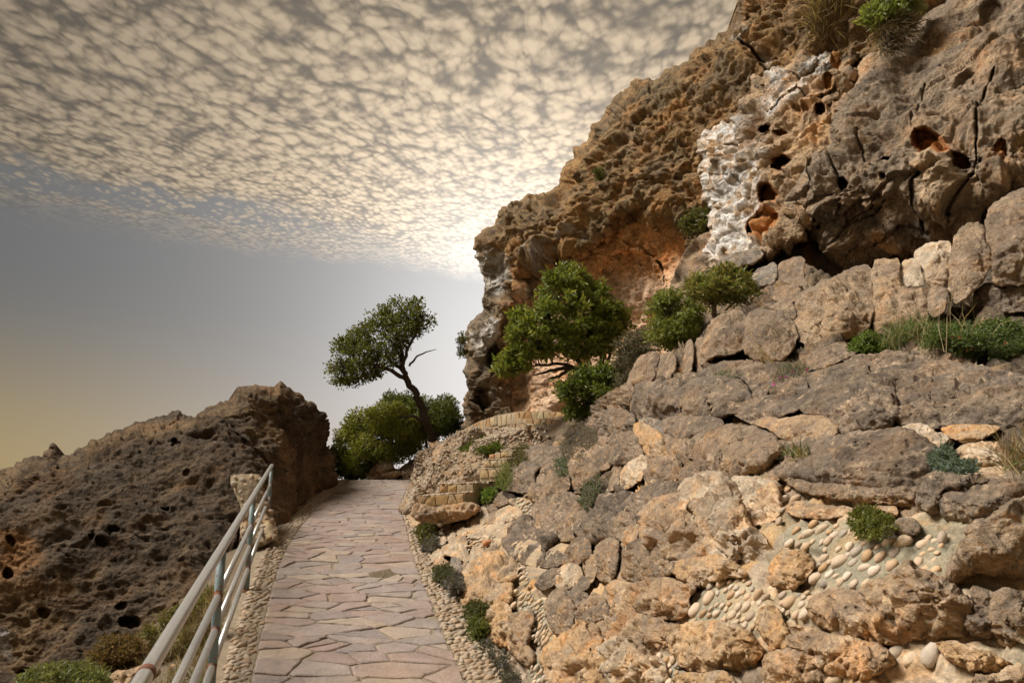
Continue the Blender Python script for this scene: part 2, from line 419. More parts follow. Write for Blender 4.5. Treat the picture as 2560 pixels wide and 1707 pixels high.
# ------------------------------------------------------------------ rock solids from a traced outline with its own depth
def relief(name, poly, depth, mat, colfn, parent=None, step=2.6, jag=2.0, dispfn=None, thick=1.0, seed=0, smooth_poly=2, att=8.0, shrink=0.8, noise_scale=0.02, carve=None):
    base = chaikin(poly, smooth_poly) if smooth_poly else np.asarray(poly, float)
    pl = resample(base, step * 1.6)
    if jag:
        tng = np.roll(pl, -1, 0) - np.roll(pl, 1, 0); tng /= np.linalg.norm(tng, axis=1)[:, None] + 1e-9
        nrm = np.stack([tng[:, 1], -tng[:, 0]], -1)
        q = np.c_[pl * noise_scale, np.full(len(pl), seed * 3.7)]
        pl = pl + nrm * (jag * (fbm(q, 1.0, 5, seed, 0.62) * 2.2))[:, None]
    us = np.arange(pl[:, 0].min() - step, pl[:, 0].max() + 2 * step, step)
    vs = np.arange(pl[:, 1].min() - step, pl[:, 1].max() + 2 * step, step)
    U, V = np.meshgrid(us, vs)
    ins = np.zeros(U.shape, bool); q = np.roll(pl, -1, 0)
    for k, v in enumerate(vs):
        e = (pl[:, 1] > v) != (q[:, 1] > v)
        xs = np.sort(pl[e, 0] + (v - pl[e, 1]) * (q[e, 0] - pl[e, 0]) / (q[e, 1] - pl[e, 1]))
        ins[k] = np.searchsorted(xs, us) % 2 == 1
    pad = np.pad(ins, 1); nb = np.zeros_like(ins)
    for a in (0, 1, 2):
        for b in (0, 1, 2):
            nb |= pad[a:a + ins.shape[0], b:b + ins.shape[1]]
    band = nb & ~ins
    bu, bv = U[band], V[band]
    fine = resample(pl, step * 0.7)
    near = np.empty((len(bu), 2))
    for s in range(0, len(bu), 2000):
        dd = (bu[s:s + 2000, None] - fine[None, :, 0]) ** 2 + (bv[s:s + 2000, None] - fine[None, :, 1]) ** 2
        near[s:s + 2000] = fine[dd.argmin(1)]
    U[band] = near[:, 0]; V[band] = near[:, 1]
    coarse = resample(base, max(6.0, np.ptp(base, axis=0).max() / 25))
    sd = np.where(nb, segdist(coarse, U, V), 0.0); sd[band] = 0
    nearb = nb & ~band & (sd < 4 * jag + 3 * step)
    nu, nv = U[nearb], V[nearb]; ns = np.empty(len(nu))
    for s in range(0, len(nu), 2000):
        ns[s:s + 2000] = np.sqrt(((nu[s:s + 2000, None] - fine[None, :, 0]) ** 2 + (nv[s:s + 2000, None] - fine[None, :, 1]) ** 2).min(1))
    sd[nearb] = ns
    Y = depth(U, V, sd)
    P = at(U, V, Y)
    if dispfn is not None:
        N = np.cross(np.gradient(P, axis=0), np.gradient(P, axis=1)); N /= np.linalg.norm(N, axis=2)[..., None] + 1e-12
        r = P - EYE
        N *= np.where((N * r).sum(-1) > 0, -1.0, 1.0)[..., None]
        dv = np.zeros(U.shape); dv[nb] = dispfn(P[nb], U[nb], V[nb], sd[nb])
        P = P + N * (dv * np.clip(sd / att, 0.12, 1))[..., None]
    if carve is not None:
        r = P - EYE; P = P + r / r[..., 1:2] * (carve(U, V) * np.clip(sd / 10, 0, 1))[..., None]
    N = np.cross(np.gradient(P, axis=0), np.gradient(P, axis=1)); N /= np.linalg.norm(N, axis=2)[..., None] + 1e-12
    N *= np.where((N * (P - EYE)).sum(-1) > 0, -1.0, 1.0)[..., None]
    idx = np.full(U.shape, -1); idx[nb] = np.arange(nb.sum())
    a, b, c, d = idx[:-1, :-1], idx[:-1, 1:], idx[1:, 1:], idx[1:, :-1]
    k = (a >= 0) & (b >= 0) & (c >= 0) & (d >= 0)
    quads = np.stack([a[k], d[k], c[k], b[k]], -1)
    Vt = P[nb]; colr = colfn(Vt, U[nb], V[nb], sd[nb], N[nb])
    # close the solid behind its rim
    ed = np.concatenate([quads[:, [0, 1]], quads[:, [1, 2]], quads[:, [2, 3]], quads[:, [3, 0]]])
    key = np.sort(ed, 1); kk = key[:, 0].astype(np.int64) * len(Vt) + key[:, 1]
    _, inv, cnt = np.unique(kk, return_inverse=True, return_counts=True)
    be = ed[cnt[inv] == 1]
    bvi = np.unique(be)
    cen = Vt.mean(0)
    r = Vt[bvi] - EYE; r /= np.linalg.norm(r, axis=1)[:, None]
    rc = (cen - EYE) / np.linalg.norm(cen - EYE)
    ring1 = Vt[bvi] + r * thick * 0.45
    ring2 = cen + (Vt[bvi] - cen) * shrink + rc * thick
    n0 = len(Vt); m = np.full(n0, -1); m[bvi] = np.arange(len(bvi))
    back = cen + rc * thick * 1.15
    Vall = np.vstack([Vt, ring1, ring2, back[None]])
    e0, e1 = be[:, 0], be[:, 1]; r0, r1 = m[e0], m[e1]; nb_ = len(bvi)
    q1 = np.stack([e1, e0, n0 + r0, n0 + r1], -1)
    q2 = np.stack([n0 + r1, n0 + r0, n0 + nb_ + r0, n0 + nb_ + r1], -1)
    tr = np.stack([n0 + nb_ + r1, n0 + nb_ + r0, np.full(len(be), n0 + 2 * nb_)], -1)
    call = np.vstack([colr, colr[bvi], colr[bvi], colr.mean(0)[None]])
    me = mesh(name, Vall, [quads, q1, q2, tr], call)
    return link(name, me, parent, MATS[mat])

def lerp(a, b, t): return np.asarray(a) * (1 - t[:, None]) + np.asarray(b) * t[:, None]

# depth fields (metres ahead of the camera)
slope_depth = tps([(a * K, b * K, c) for a, b, c in [
    (985, 1270, 8.2), (1060, 1390, 6.1), (1180, 1540, 4.7), (950, 1180, 11.4), (960, 1110, 14), (1060, 985, 15.5), (1200, 980, 13.6), (1300, 955, 12.6),
    (1150, 1110, 10.2), (1280, 1080, 8.6), (1130, 1240, 7.5), (1300, 1200, 6.2), (1200, 1400, 5.1), (1350, 1350, 4.4), (1350, 1560, 3.4), (1500, 1580, 2.75),
    (1500, 1300, 3.45), (1500, 1100, 4.7), (1500, 950, 6.2), (1440, 890, 7.6), (1700, 1580, 2.25), (1700, 1300, 2.72), (1700, 1100, 3.5), (1700, 950, 4.6),
    (1700, 850, 5.7), (2000, 1580, 1.8), (2000, 1300, 2.08), (2000, 1100, 2.5), (2000, 950, 3.15), (2000, 830, 4.1), (2352, 1580, 1.5), (2352, 1300, 1.68),
    (2352, 1100, 2.0), (2352, 950, 2.55), (2352, 830, 3.5), (2352, 740, 4.7), (2000, 770, 5.2), (1700, 760, 6.9), (1850, 640, 7.2), (2352, 600, 5.4), (1250, 1560, 4.05)]])
block_depth = tps([(a * K, b * K, c) for a, b, c in [
    (1440, 880, 7.7), (1480, 800, 8.2), (1600, 790, 6.9), (1640, 660, 7.8), (1700, 740, 6.6), (1700, 800, 6.2), (1900, 760, 5.6), (1900, 640, 6.2), (1780, 600, 7.6),
    (2100, 700, 5.3), (2100, 600, 5.8), (2352, 680, 4.8), (2352, 480, 5.4), (2250, 640, 5.1), (2350, 300, 6.2)]])

# ------------------------------------------------------------------ ground
def build_ground():
    xs = np.r_[-6000, -1500, -400, -150, np.linspace(-60, -14, 14), np.linspace(-12, 6, 100), np.linspace(8, 60, 12), 150, 400, 1500, 6000]
    ys = np.r_[-6000, -1500, -400, -100, -40, -15, np.linspace(-6, 20, 140), np.linspace(22, 80, 18), 150, 400, 1500, 6000]
    X, Yg = np.meshgrid(xs, ys)
    yc = np.clip(Yg, -4, 16.6)
    base = SLOPE * yc - np.clip(Yg - 16.6, 0, 400) * 0.16
    off = -0.31 * np.clip(Yg, -4, 18)                         # line of the path
    lat = X - off
    drop = 1.5 * ss(-lat, 0.45, 2.6) + 0.16 * np.clip(-lat - 2.6, 0, 200)
    z = base - drop - 0.05
    z = np.where(lat > 0.9, z - 0.4 * ss(lat, 0.9, 2.0), z)
    z = np.maximum(z, -22)
    nz = fbm(np.c_[X.ravel(), Yg.ravel(), np.zeros(X.size)], 0.9, 5, 3).reshape(X.shape) * 0.34 * ss(np.abs(lat + 0.1), 0.5, 1.2)
    z = z + nz
    n, mcols = X.shape
    i = np.arange(n * mcols).reshape(n, mcols)
    f = np.stack([i[:-1, :-1].ravel(), i[:-1, 1:].ravel(), i[1:, 1:].ravel(), i[1:, :-1].ravel()], -1)
    o = link('ground', mesh('ground', np.c_[X.ravel(), Yg.ravel(), z.ravel()], [f]), None, MATS['ground'])
    tag(o, kind='structure')
build_ground()

# ------------------------------------------------------------------ path
PY = np.array([-3, 0, 4.6, 6.1, 7.0, 8.1, 9.1, 12.1, 16.4, 19.0])
PL = np.array([0.55, -0.30, -1.63, -2.08, -2.34, -2.62, -2.86, -3.36, -3.88, -4.0])
PR = np.array([1.95, 1.10, -0.30, -0.66, -0.86, -1.12, -1.30, -1.92, -2.38, -2.42])
def smooth_line(xs): return lambda y: np.interp(y, np.linspace(-3, 19, 200), np.convolve(np.pad(np.interp(np.linspace(-3, 19, 200), PY, xs), 8, mode='edge'), np.ones(17) / 17, 'valid'))
xl, xr = smooth_line(PL), smooth_line(PR)
BL = lambda y: 0.17 + 0.05 * np.clip((y - 4) / 5, 0, 1)         # widths of the pebble borders
BR = lambda y: 0.26 - 0.05 * np.clip((y - 4) / 5, 0, 1)
def pz(y):
    y = np.asarray(y, float)
    return SLOPE * np.minimum(y, 16.4) - 0.09 * np.maximum(y - 16.4, 0)
def strip(name, fa, fb, dz, mat, y0=-2.5, y1=18.5, kind='structure'):
    ys = np.linspace(y0, y1, 180); ts = np.linspace(0, 1, 9)
    Y, Tt = np.meshgrid(ys, ts, indexing='ij')
    X = fa(Y) + (fb(Y) - fa(Y)) * Tt
    Z = pz(Y) + dz
    i = np.arange(Y.size).reshape(Y.shape)
    f = np.stack([i[:-1, :-1].ravel(), i[:-1, 1:].ravel(), i[1:, 1:].ravel(), i[1:, :-1].ravel()], -1)
    o = link(name, mesh(name, np.c_[X.ravel(), Y.ravel(), Z.ravel()], [f]), None, MATS[mat])
    return tag(o, kind=kind)
path = strip('path', xl, xr, 0.0, 'joint')
tag(path, 'stone flagged footpath climbing between the rocks', 'path')

def clip_half(poly, p, n):
    out = []
    for i in range(len(poly)):
        a, b = poly[i], poly[(i + 1) % len(poly)]
        da, db = (a - p) @ n, (b - p) @ n
        if da <= 0: out.append(a)
        if (da < 0) != (db < 0) and da != db: out.append(a + (b - a) * (da / (da - db)))
    return np.array(out)
def build_flags():
    rng = np.random.default_rng(21)
    AN = 1.75
    seeds = []
    b = 3.3
    while b < 17.8:
        rowh = rng.choice([0.13, 0.19, 0.25, 0.32], p=[0.28, 0.34, 0.24, 0.14]) * (1.05 if b < 8 else 0.95)
        a = rng.uniform(-0.1, 0.25); W = float(xr(b) - xl(b))
        while a < W + 0.1:
            seeds.append((a + rng.normal(0, 0.03), (b + rng.uniform(-0.55, 0.55) * rowh) * AN))
            a += rng.choice([0.15, 0.25, 0.36, 0.52], p=[0.25, 0.35, 0.25, 0.15])
        b += rowh
    S = np.array(seeds); stones = []
    for k, s in enumerate(S):
        dd = np.hypot(*(S - s).T); nbr = np.argsort(dd)[1:18]
        poly = s + np.array([[-0.6, -1.2], [0.6, -1.2], [0.6, 1.2], [-0.6, 1.2]])
        for j in nbr:
            n = S[j] - s; poly = clip_half(poly, (S[j] + s) / 2 , n)
            if len(poly) < 3: break
        if len(poly) < 3: continue
        y = s[1] / AN; W = float(xr(y) - xl(y))
        for p, n in (((0.004, 0), (-1, 0)), ((W - 0.004, 0), (1, 0))):
            poly = clip_half(poly, np.array(p, float), np.array(n, float))
            if len(poly) < 3: break
        if len(poly) < 3: continue
        w = poly / np.array([1, AN])
        gap = rng.uniform(0.006, 0.015)
        cen = w.mean(0)
        nx = np.roll(w, -1, 0)
        for i in range(len(w)):                                # inset for the joint
            tg = nx[i] - w[i]; L = np.hypot(*tg)
            if L < 1e-4: continue
            nn = np.array([tg[1], -tg[0]]) / L
            if (cen - w[i]) @ nn > 0: nn = -nn
            poly2 = clip_half(np.array(stones_tmp) if False else w if i == 0 else cur, w[i] - nn * gap, nn)
            cur = poly2
            if len(cur) < 3: break
        if len(cur) < 3: continue
        area = 0.5 * abs(np.dot(cur[:, 0], np.roll(cur[:, 1], 1)) - np.dot(cur[:, 1], np.roll(cur[:, 0], 1)))
        if area < 0.006: continue
        stones.append(cur)
    stones.sort(key=lambda w: w[:, 1].mean())
    mass_v, mass_f, mass_c = [], [], []
    for k, w in enumerate(stones):
        # rough edges: two extra points along each side
        pts = []
        for i in range(len(w)):
            a, b = w[i], w[(i + 1) % len(w)]; L = np.hypot(*(b - a))
            pts.append(a + rng.normal(0, 0.004, 2))
            nseg = int(L / 0.07)
            for t in range(1, nseg + 1):
                q = a + (b - a) * (t / (nseg + 1)); pts.append(q + rng.normal(0, 0.0055, 2))
        w = np.array(pts); cen = w.mean(0)
        x = xl(w[:, 1]) + w[:, 0]; cx = float(xl(cen[1]) + cen[0]); cz = float(pz(cen[1]))
        hgt = rng.uniform(0.007, 0.018); tilt = rng.normal(0, 0.010, 2)
        loc = np.c_[x - cx, w[:, 1] - cen[1]]
        n = len(w)
        def ring(sc, dz): return np.c_[loc * sc, pz(w[:, 1]) - cz + dz + (loc * tilt).sum(1)]
        inn = 1 - 0.010 / max(0.05, np.hypot(*loc.T).mean())
        V = np.vstack([ring(1.0, -0.02), ring(1.0, hgt - 0.007), ring(inn, hgt), [[0, 0, hgt + rng.uniform(0, 0.004)]]])
        i = np.arange(n); j = (i + 1) % n
        q = np.vstack([np.c_[i, j, n + j, n + i], np.c_[n + i, n + j, 2 * n + j, 2 * n + i]])
        t = np.c_[2 * n + i, 2 * n + j, np.full(n, 3 * n)]
        if k < 300:
            o = link('flagstone', mesh('flagstone', V, [q, t], smooth=False), path, MATS['flagstone'])
            o.location = (cx, cen[1], cz)
        else:
            base = sum(len(v) for v in mass_v)
            mass_v.append(V + (cx, cen[1], cz)); mass_f.append((q + base, t + base))
    if mass_v:
        me = mesh('flagstones_far', np.vstack(mass_v), [np.vstack([f[0] for f in mass_f]), np.vstack([f[1] for f in mass_f])], smooth=False)
        tag(link('far_flagstones', me, path, MATS['flagstone']), kind='stuff')
    print('flagstones', len(stones))
build_flags()

# ------------------------------------------------------------------ pebbles
import bmesh
def pebble_proto(k, sub=2):
    bm = bmesh.new(); bmesh.ops.create_icosphere(bm, subdivisions=sub, radius=0.5)
    V = np.array([v.co[:] for v in bm.verts]); Fc = np.array([[v.index for v in f.verts] for f in bm.faces]); bm.free()
    V = V * (1 + 0.5 * fbm(V, 1.5, 3, 50 + k)[:, None])
    r = np.random.default_rng(90 + k)
    return V * np.array([1.0, r.uniform(0.5, 0.85), r.uniform(0.42, 0.58)]), Fc
PROTO = [pebble_proto(k) for k in range(7)]
PEB_ME = []; PEB_ME2 = []
for k, (v, f) in enumerate(PROTO):
    me = mesh('pebble', v, [f]); me.materials.append(MATS['pebble']); PEB_ME.append(me)
    me = mesh('wall_pebble', v, [f]); me.materials.append(MATS['wall_pebble']); PEB_ME2.append(me)
def basis(nrm, ang):
    n = Vector(nrm).normalized(); t = n.orthogonal().normalized(); b = n.cross(t)
    a = t * math.cos(ang) + b * math.sin(ang); c = n.cross(a)
    return np.array([a[:], c[:], n[:]])
def pebbles(parent, items, limit=300, mass_name='pebble_bed', lib=None):
    """items: (pos, normal, size, angle)"""
    rng = np.random.default_rng(len(items)); bpy.context.view_layer.update()
    mv, mf, mc = [], [], []; off = 0
    for i, (p, n, s, a) in enumerate(items):
        k = int(rng.integers(0, 7)); B = basis(n, a)
        if i < limit:
            o = bpy.data.objects.new('pebble', (lib or PEB_ME)[k]); COL.objects.link(o); o.parent = parent
            from mathutils import Matrix
            M = Matrix.Identity(4)
            for r in range(3):
                for c in range(3): M[r][c] = float(B[c][r]) * s
                M[r][3] = float(p[r])
            o.matrix_world = M
        else:
            v, f = PROTO[k]
            mv.append((v * s) @ B + p); mf.append(f + off); off += len(v); mc.append(np.full((len(v), 3), rng.random()))
    if mv:
        o = link(mass_name, mesh(mass_name, np.vstack(mv), [np.vstack(mf)], np.vstack(mc)), parent, MATS['pebble_mass'])
        tag(o, kind='stuff')
def border(side):
    rng = np.random.default_rng(5 + (side > 0))
    fa, fb = (lambda y: xl(y) - BL(y), xl) if side < 0 else (xr, lambda y: xr(y) + BR(y))
    st = strip('pebble_border', (lambda y: fa(y) - 0.12) if side < 0 else fa, fb if side < 0 else (lambda y: fb(y) + 0.1), 0.004, 'joint')
    items = []; y = 3.4
    while y < 17.0:
        a0, a1 = float(fa(y)), float(fb(y)); x = a0 + 0.02
        while x < a1 - 0.01:
            s = rng.uniform(0.045, 0.078)
            items.append((np.array([x + rng.normal(0, 0.009), y + rng.normal(0, 0.012), float(pz(y)) + 0.004 + rng.normal(0, 0.004)]), (rng.normal(0, 0.12), -0.1 + rng.normal(0, 0.12), 1), s, rng.normal(0.0, 0.5)))
            x += s * 0.93
        y += 0.045 if y < 9 else 0.05
    items.sort(key=lambda t: t[0][1])
    pebbles(st, items)
    return st
tag(border(-1), 'strip of white pebbles along the railing side of the path', 'border')
tag(border(1), 'strip of white pebbles between the path and the rock wall', 'border')

# ------------------------------------------------------------------ cliffs
def carve_holes(U, V, holes):
    d = np.zeros(U.shape)
    for u, v, ru, rv, dep in holes:
        q = np.sqrt(((U - u) / ru) ** 2 + ((V - v) / rv) ** 2)
        d = np.maximum(d, dep * ss(q, 1.12, 0.72))
    return d
def carve_cracks(U, V, cracks, seed=0):
    d = np.zeros(U.shape)
    w = fbm(np.c_[U.ravel() / 26, V.ravel() / 26, np.zeros(U.size)], 1.0, 3, seed).reshape(U.shape) * 7
    for pts, width, dep in cracks:
        q = segdist(pts, U + w, V - w, closed=False)
        d = np.maximum(d, dep * 0.4 * np.clip(1 - q / (width * 0.5), 0, 1) ** 0.8)
    return d

# the high brown cliff with the cave
cliff_poly = D([(1050, 1000), (1066, 930), (1070, 870), (1066, 800), (1078, 742), (1110, 716), (1120, 662), (1104, 622), (1087, 572), (1095, 540), (1132, 503), (1172, 464), (1250, 454), (1290, 412),
    (1318, 336), (1346, 326), (1366, 280), (1420, 224), (1450, 190), (1558, 158), (1610, 100), (1664, 80), (1672, 58), (1690, 30), (1708, -40), (1900, -60), (2160, -60), (2140, 60), (2060, 130), (1960, 220), (1850, 420), (1800, 640), (1700, 760), (1560, 900), (1400, 1010), (1200, 1020)])
cliff_d = tps([(a * K, b * K, c) for a, b, c in [(1050, 990, 16.5), (1070, 800, 16.8), (1100, 570, 17.0), (1180, 470, 16.6), (1300, 450, 15.2), (1330, 330, 15.2), (1500, 300, 13.2), (1450, 190, 14.6),
    (1620, 100, 13.0), (1700, 0, 12.2), (1900, 0, 10.6), (2150, 0, 9.6), (1700, 200, 11.6), (1600, 400, 12.2), (1300, 560, 15.0), (1300, 900, 14.6), (1500, 900, 12.8), (1600, 700, 12.0), (1420, 480, 13.6), (1800, 500, 10.8), (1950, 150, 9.9)]])
cave = D([(1160, 720), (1190, 660), (1250, 600), (1340, 562), (1400, 512), (1450, 486), (1530, 492), (1590, 530), (1660, 600), (1720, 700), (1600, 900), (1450, 1000), (1180, 1000), (1165, 880)])
inner = D([(1320, 740), (1350, 650), (1400, 590), (1450, 565), (1505, 600), (1530, 650), (1545, 720), (1560, 860), (1420, 960), (1330, 900)])
hollow1 = D([(1095, 830), (1120, 790), (1150, 770), (1165, 745), (1160, 800), (1140, 860), (1110, 850)])
hollow2 = D([(1080, 920), (1100, 885), (1122, 890), (1125, 930), (1095, 950)])
overh = D([(1110, 600), (1160, 590), (1190, 640), (1180, 690), (1130, 700), (1115, 660)])
ledge = D([(1300, 690), (1380, 620), (1440, 600), (1500, 596), (1530, 660)])
def cliff_depth(U, V, sd):
    d = cliff_d(U, V)
    w = fbm(np.c_[U.ravel() / 60, V.ravel() / 60, np.zeros(U.size)], 1, 4, 2).reshape(U.shape) * 26
    d = d + 0.7 * ss(psd(cave, U + w, V + w), -14, 30) + 0.3 * ss(psd(inner, U + w * 0.6, V + w * 0.6), -4, 22)
    return d + 1.6 * (1 - np.sqrt(np.clip(1 - (1 - np.clip(sd / 46.0, 0, 1)) ** 2, 0, 1)))
def cliff_carve(U, V):
    d = np.zeros(U.shape); w = fbm(np.c_[U.ravel() / 60, V.ravel() / 60, np.zeros(U.size)], 1, 4, 2).reshape(U.shape) * 26
    d = d + 0.9 * ss(psd(hollow1, U, V), -2, 14) + 0.8 * ss(psd(hollow2, U, V), -2, 12) + 0.5 * ss(psd(overh, U + w, V), -10, 24)
    d = d + carve_cracks(U, V, [(D([(1508, 600), (1530, 650), (1536, 690)]), 9, 1.0), (D([(1440, 560), (1475, 570), (1500, 590)]), 7, 0.5)], 4)
    d = d + carve_cracks(U, V, [(T3('F', [(200, 320), (260, 330), (320, 380), (380, 460), (420, 560)]), 12, 1.2), (T3('F', [(320, 0), (230, 140), (210, 240)]), 7, 0.5), (T3('F', [(360, 60), (350, 180)]), 5, 0.4)], 5)
    return d
def cliff_disp(P, U, V, sd):
    inc = ss(psd(cave, U, V), 0, 40)
    Q = P * np.array([1.0, 1.0, 1.25])
    fc, _ = facets(P, 0.75, 3, 0.3)
    d = fbm(P, 0.45, 4, 1) * 0.5 + fc * 0.35
    fc2, cr = facets(Q, 2.0, 6, 0.3)
    d = d + (fc2 * 0.38 + fbm(Q, 2.2, 5, 2, 0.64) * 0.17 - 0.05 * ss(cr, 0.12, 0.0)) * (1 - 0.5 * inc)
    band = np.clip(fbm(P, 0.35, 3, 9) + 0.55, 0.1, 1)
    d = d + fbm(Q, 5.5, 3, 77, 0.6, True) * 0.05
    d = d + bedding(P, (0.25, 0.1, -0.95), 0.9, 92) * 0.06 * (1 - inc)
    wp = Q + np.stack([fbm(Q, 2.5, 2, 81), fbm(Q, 2.5, 2, 82), fbm(Q, 2.5, 2, 83)], -1) * 0.25
    d = d - (0.22 * pits(wp, 1.6, 1, 0.22) + 0.26 * pits(wp, 3.4, 2, 0.5) * band + 0.17 * pits(wp, 6.5, 3, 0.6)) * (1 - 0.65 * inc)
    return d
white_bits = [D([(1090, 590), (1130, 580), (1190, 600), (1200, 660), (1150, 690), (1110, 640)]), D([(1070, 760), (1120, 720), (1160, 720), (1150, 780), (1110, 840), (1090, 850)]),
    T3('F', [(220, 170), (330, 180), (330, 330), (460, 420), (480, 520), (430, 530), (380, 380), (160, 310), (150, 260)]), D([(1230, 585), (1300, 550), (1340, 520), (1350, 545), (1300, 570), (1240, 600)])]
def cliff_col(P, U, V, sd, N):
    n = fbm(P, 0.7, 4, 11) + 0.4 * fbm(P, 3, 3, 12)
    c = lerp((0.20, 0.142, 0.078), (0.31, 0.19, 0.082), ss(n, -0.25, 0.3))
    n2 = fbm(P * np.array([1, 1, 0.5]), 1.3, 4, 14)
    c = lerp(c, (0.17, 0.138, 0.10), ss(n2, 0.05, 0.35) * 0.6)
    inc = ss(psd(cave, U, V), -4, 30) * ss(fbm(P, 1.5, 3, 15), -0.75, 0.0)
    co = lerp((0.68, 0.36, 0.16), (0.72, 0.50, 0.34), ss(fbm(P, 0.6, 3, 16) + (V - 650) / 400, -0.15, 0.35))
    c = lerp(c, co, inc)
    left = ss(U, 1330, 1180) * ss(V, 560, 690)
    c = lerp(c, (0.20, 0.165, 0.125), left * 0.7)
    for w in white_bits:
        c = lerp(c, (0.46, 0.44, 0.40), ss(psd(w, U + n * 60, V + n * 50), -4, 10) * ss(fbm(P, 3.5, 4, 17), -0.3, 0.05))
    return c
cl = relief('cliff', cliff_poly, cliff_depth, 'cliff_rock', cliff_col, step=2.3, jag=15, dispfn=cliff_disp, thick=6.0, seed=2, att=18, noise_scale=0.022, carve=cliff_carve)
tag(cl, 'tall brown pitted cliff with the shallow orange cave', 'cliff', kind='structure')

# the pale lichen-white part full of hollows
white_poly = [(1744, 350), (1772, 322), (1832, 298), (1850, 268), (1866, 212), (1912, 182), (1948, 162), (1996, 140), (2046, 128), (2110, 122), (2160, 150), (2130, 270), (2110, 420), (2030, 580), (1960, 640), (1880, 660), (1835, 680), (1790, 690), (1762, 660), (1772, 600), (1758, 480), (1748, 420)]
white_d = tps([(1750, 340, 10.6), (1760, 480, 10.3), (1780, 640, 9.4), (1850, 560, 9.2), (1850, 300, 9.9), (1950, 300, 9.0), (2000, 170, 9.2), (2120, 140, 8.9), (2050, 400, 8.3), (1960, 560, 8.5), (1900, 180, 9.9)])
hol = lambda c, L: [(*T3(c, [(a, b)])[0], r / 3, q / 3, d) for a, b, r, q, d in L]
white_holes = hol('F', [(380, 955, 50, 36, 0.6), (510, 1215, 76, 66, 0.7), (410, 1445, 75, 80, 0.6), (820, 810, 42, 50, 0.5), (890, 775, 26, 24, 0.3), (945, 460, 42, 42, 0.16), (885, 605, 38, 50, 0.2), (940, 740, 20, 16, 0.2), (510, 985, 34, 28, 0.2), (440, 1040, 70, 60, 0.12), (700, 790, 26, 24, 0.1), (640, 800, 30, 26, 0.1)]) + \
    hol('G', [(310, 520, 50, 48, 0.7), (485, 430, 30, 38, 0.4), (385, 470, 130, 120, 0.35), (20, 100, 1, 1, 0)])
white_cracks = [(T3('F', [(380, 800), (500, 800), (620, 700), (640, 680), (760, 715), (860, 690), (940, 640)]), 6, 0.4), (T3('F', [(230, 820), (215, 1000)]), 4, 0.25), (T3('F', [(480, 520), (570, 540), (660, 570), (650, 660), (600, 690)]), 7, 0.35),
    (T3('F', [(660, 570), (800, 490), (850, 480)]), 6, 0.3), (T3('F', [(0, 1110), (100, 1120), (240, 1060)]), 4, 0.2), (T3('F', [(0, 1310), (180, 1330), (240, 1400)]), 4, 0.2)]
def white_depth(U, V, sd):
    return white_d(U, V) + 0.7 * (1 - np.sqrt(np.clip(1 - (1 - np.clip(sd / 30, 0, 1)) ** 2, 0, 1)))
def white_disp(P, U, V, sd):
    f1, c1 = facets(P, 1.5, 21, 0.3); f2, c2 = facets(P, 3.6, 22, 0.25)
    return f1 * 0.3 + f2 * 0.5 + fbm(P, 2.0, 5, 23, 0.64) * 0.20 - 0.06 * ss(c1, 0.1, 0) - 0.03 * ss(c2, 0.1, 0) - 0.05 * pits(P, 5, 4, 0.5)
def white_col(P, U, V, sd, N):
    n = fbm(P, 1.6, 4, 24); m = fbm(P, 4, 4, 25)
    c = lerp((0.42, 0.29, 0.17), (0.31, 0.225, 0.145), ss(n, -0.2, 0.3))
    w = ss(U + n * 110, 1925, 1850) * ss(V, 240, 330) * ss(V, 700, 600)
    w = np.maximum(w, ss(segdist(T3('F', [(440, 460), (520, 600), (420, 780), (620, 690), (700, 600), (820, 450)]), U, V, False), 34, 10))
    edge = ss(segdist([(1744, 350), (1748, 420), (1758, 480), (1772, 600)], U, V, False) + n * 30, 2, 22)
    c = lerp(c, (0.66, 0.645, 0.615), w * (0.4 + 0.6 * edge) * ss(m + 0.6 * fbm(P, 9, 3, 26) + 0.4 * n, -0.34, 0.0))
    c = lerp(c, (0.30, 0.26, 0.22), w * ss(fbm(P, 2.4, 4, 27), 0.12, 0.3) * 0.7)
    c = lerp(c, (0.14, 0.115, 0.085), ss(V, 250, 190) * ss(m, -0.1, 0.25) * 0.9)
    for (u, v, r, q, k) in white_holes:
        if k > 0.12:
            t = ss(np.sqrt(((U - u) / r) ** 2 + ((V - v) / q) ** 2), 1.25, 0.8)
            c = lerp(c, (0.42, 0.19, 0.055), t * 0.85)
    return c
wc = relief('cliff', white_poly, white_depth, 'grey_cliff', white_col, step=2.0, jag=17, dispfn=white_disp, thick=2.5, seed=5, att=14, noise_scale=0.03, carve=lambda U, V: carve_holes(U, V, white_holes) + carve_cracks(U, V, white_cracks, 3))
tag(wc, 'white lichen covered part of the cliff full of round hollows', 'cliff', kind='structure')

# the grey overhanging mass on the right
mass_poly = [(2440, -60), (2386, -6), (2336, 23), (2276, 77), (2236, 117), (2182, 133), (2153, 157), (2129, 213), (2109, 267), (2086, 310), (2078, 373), (2010, 400), (1990, 450), (1956, 500), (1938, 560), (1950, 592), (2000, 598), (2036, 606), (2066, 640), (2090, 690), (2180, 690), (2290, 660), (2340, 630), (2400, 618), (2480, 580), (2640, 520), (2660, 200), (2640, -60)]
mass_d = tps([(2400, 0, 7.9), (2600, 0, 7.2), (2150, 170, 8.1), (2300, 200, 7.4), (2600, 300, 6.3), (2090, 330, 7.9), (2300, 380, 6.8), (2600, 450, 6.0), (1960, 520, 8.1), (2080, 500, 7.5), (2250, 520, 7.0), (2450, 500, 6.4), (2000, 590, 8.2), (2100, 680, 8.0), (2350, 600, 7.4), (2550, 530, 6.6), (2450, 580, 7.4), (2280, 640, 7.7)])
mcave = T3('F', [(1490, 1010), (1520, 950), (1600, 935), (1690, 955), (1740, 1040), (1800, 1130), (1740, 1150), (1560, 1140), (1500, 1080)])
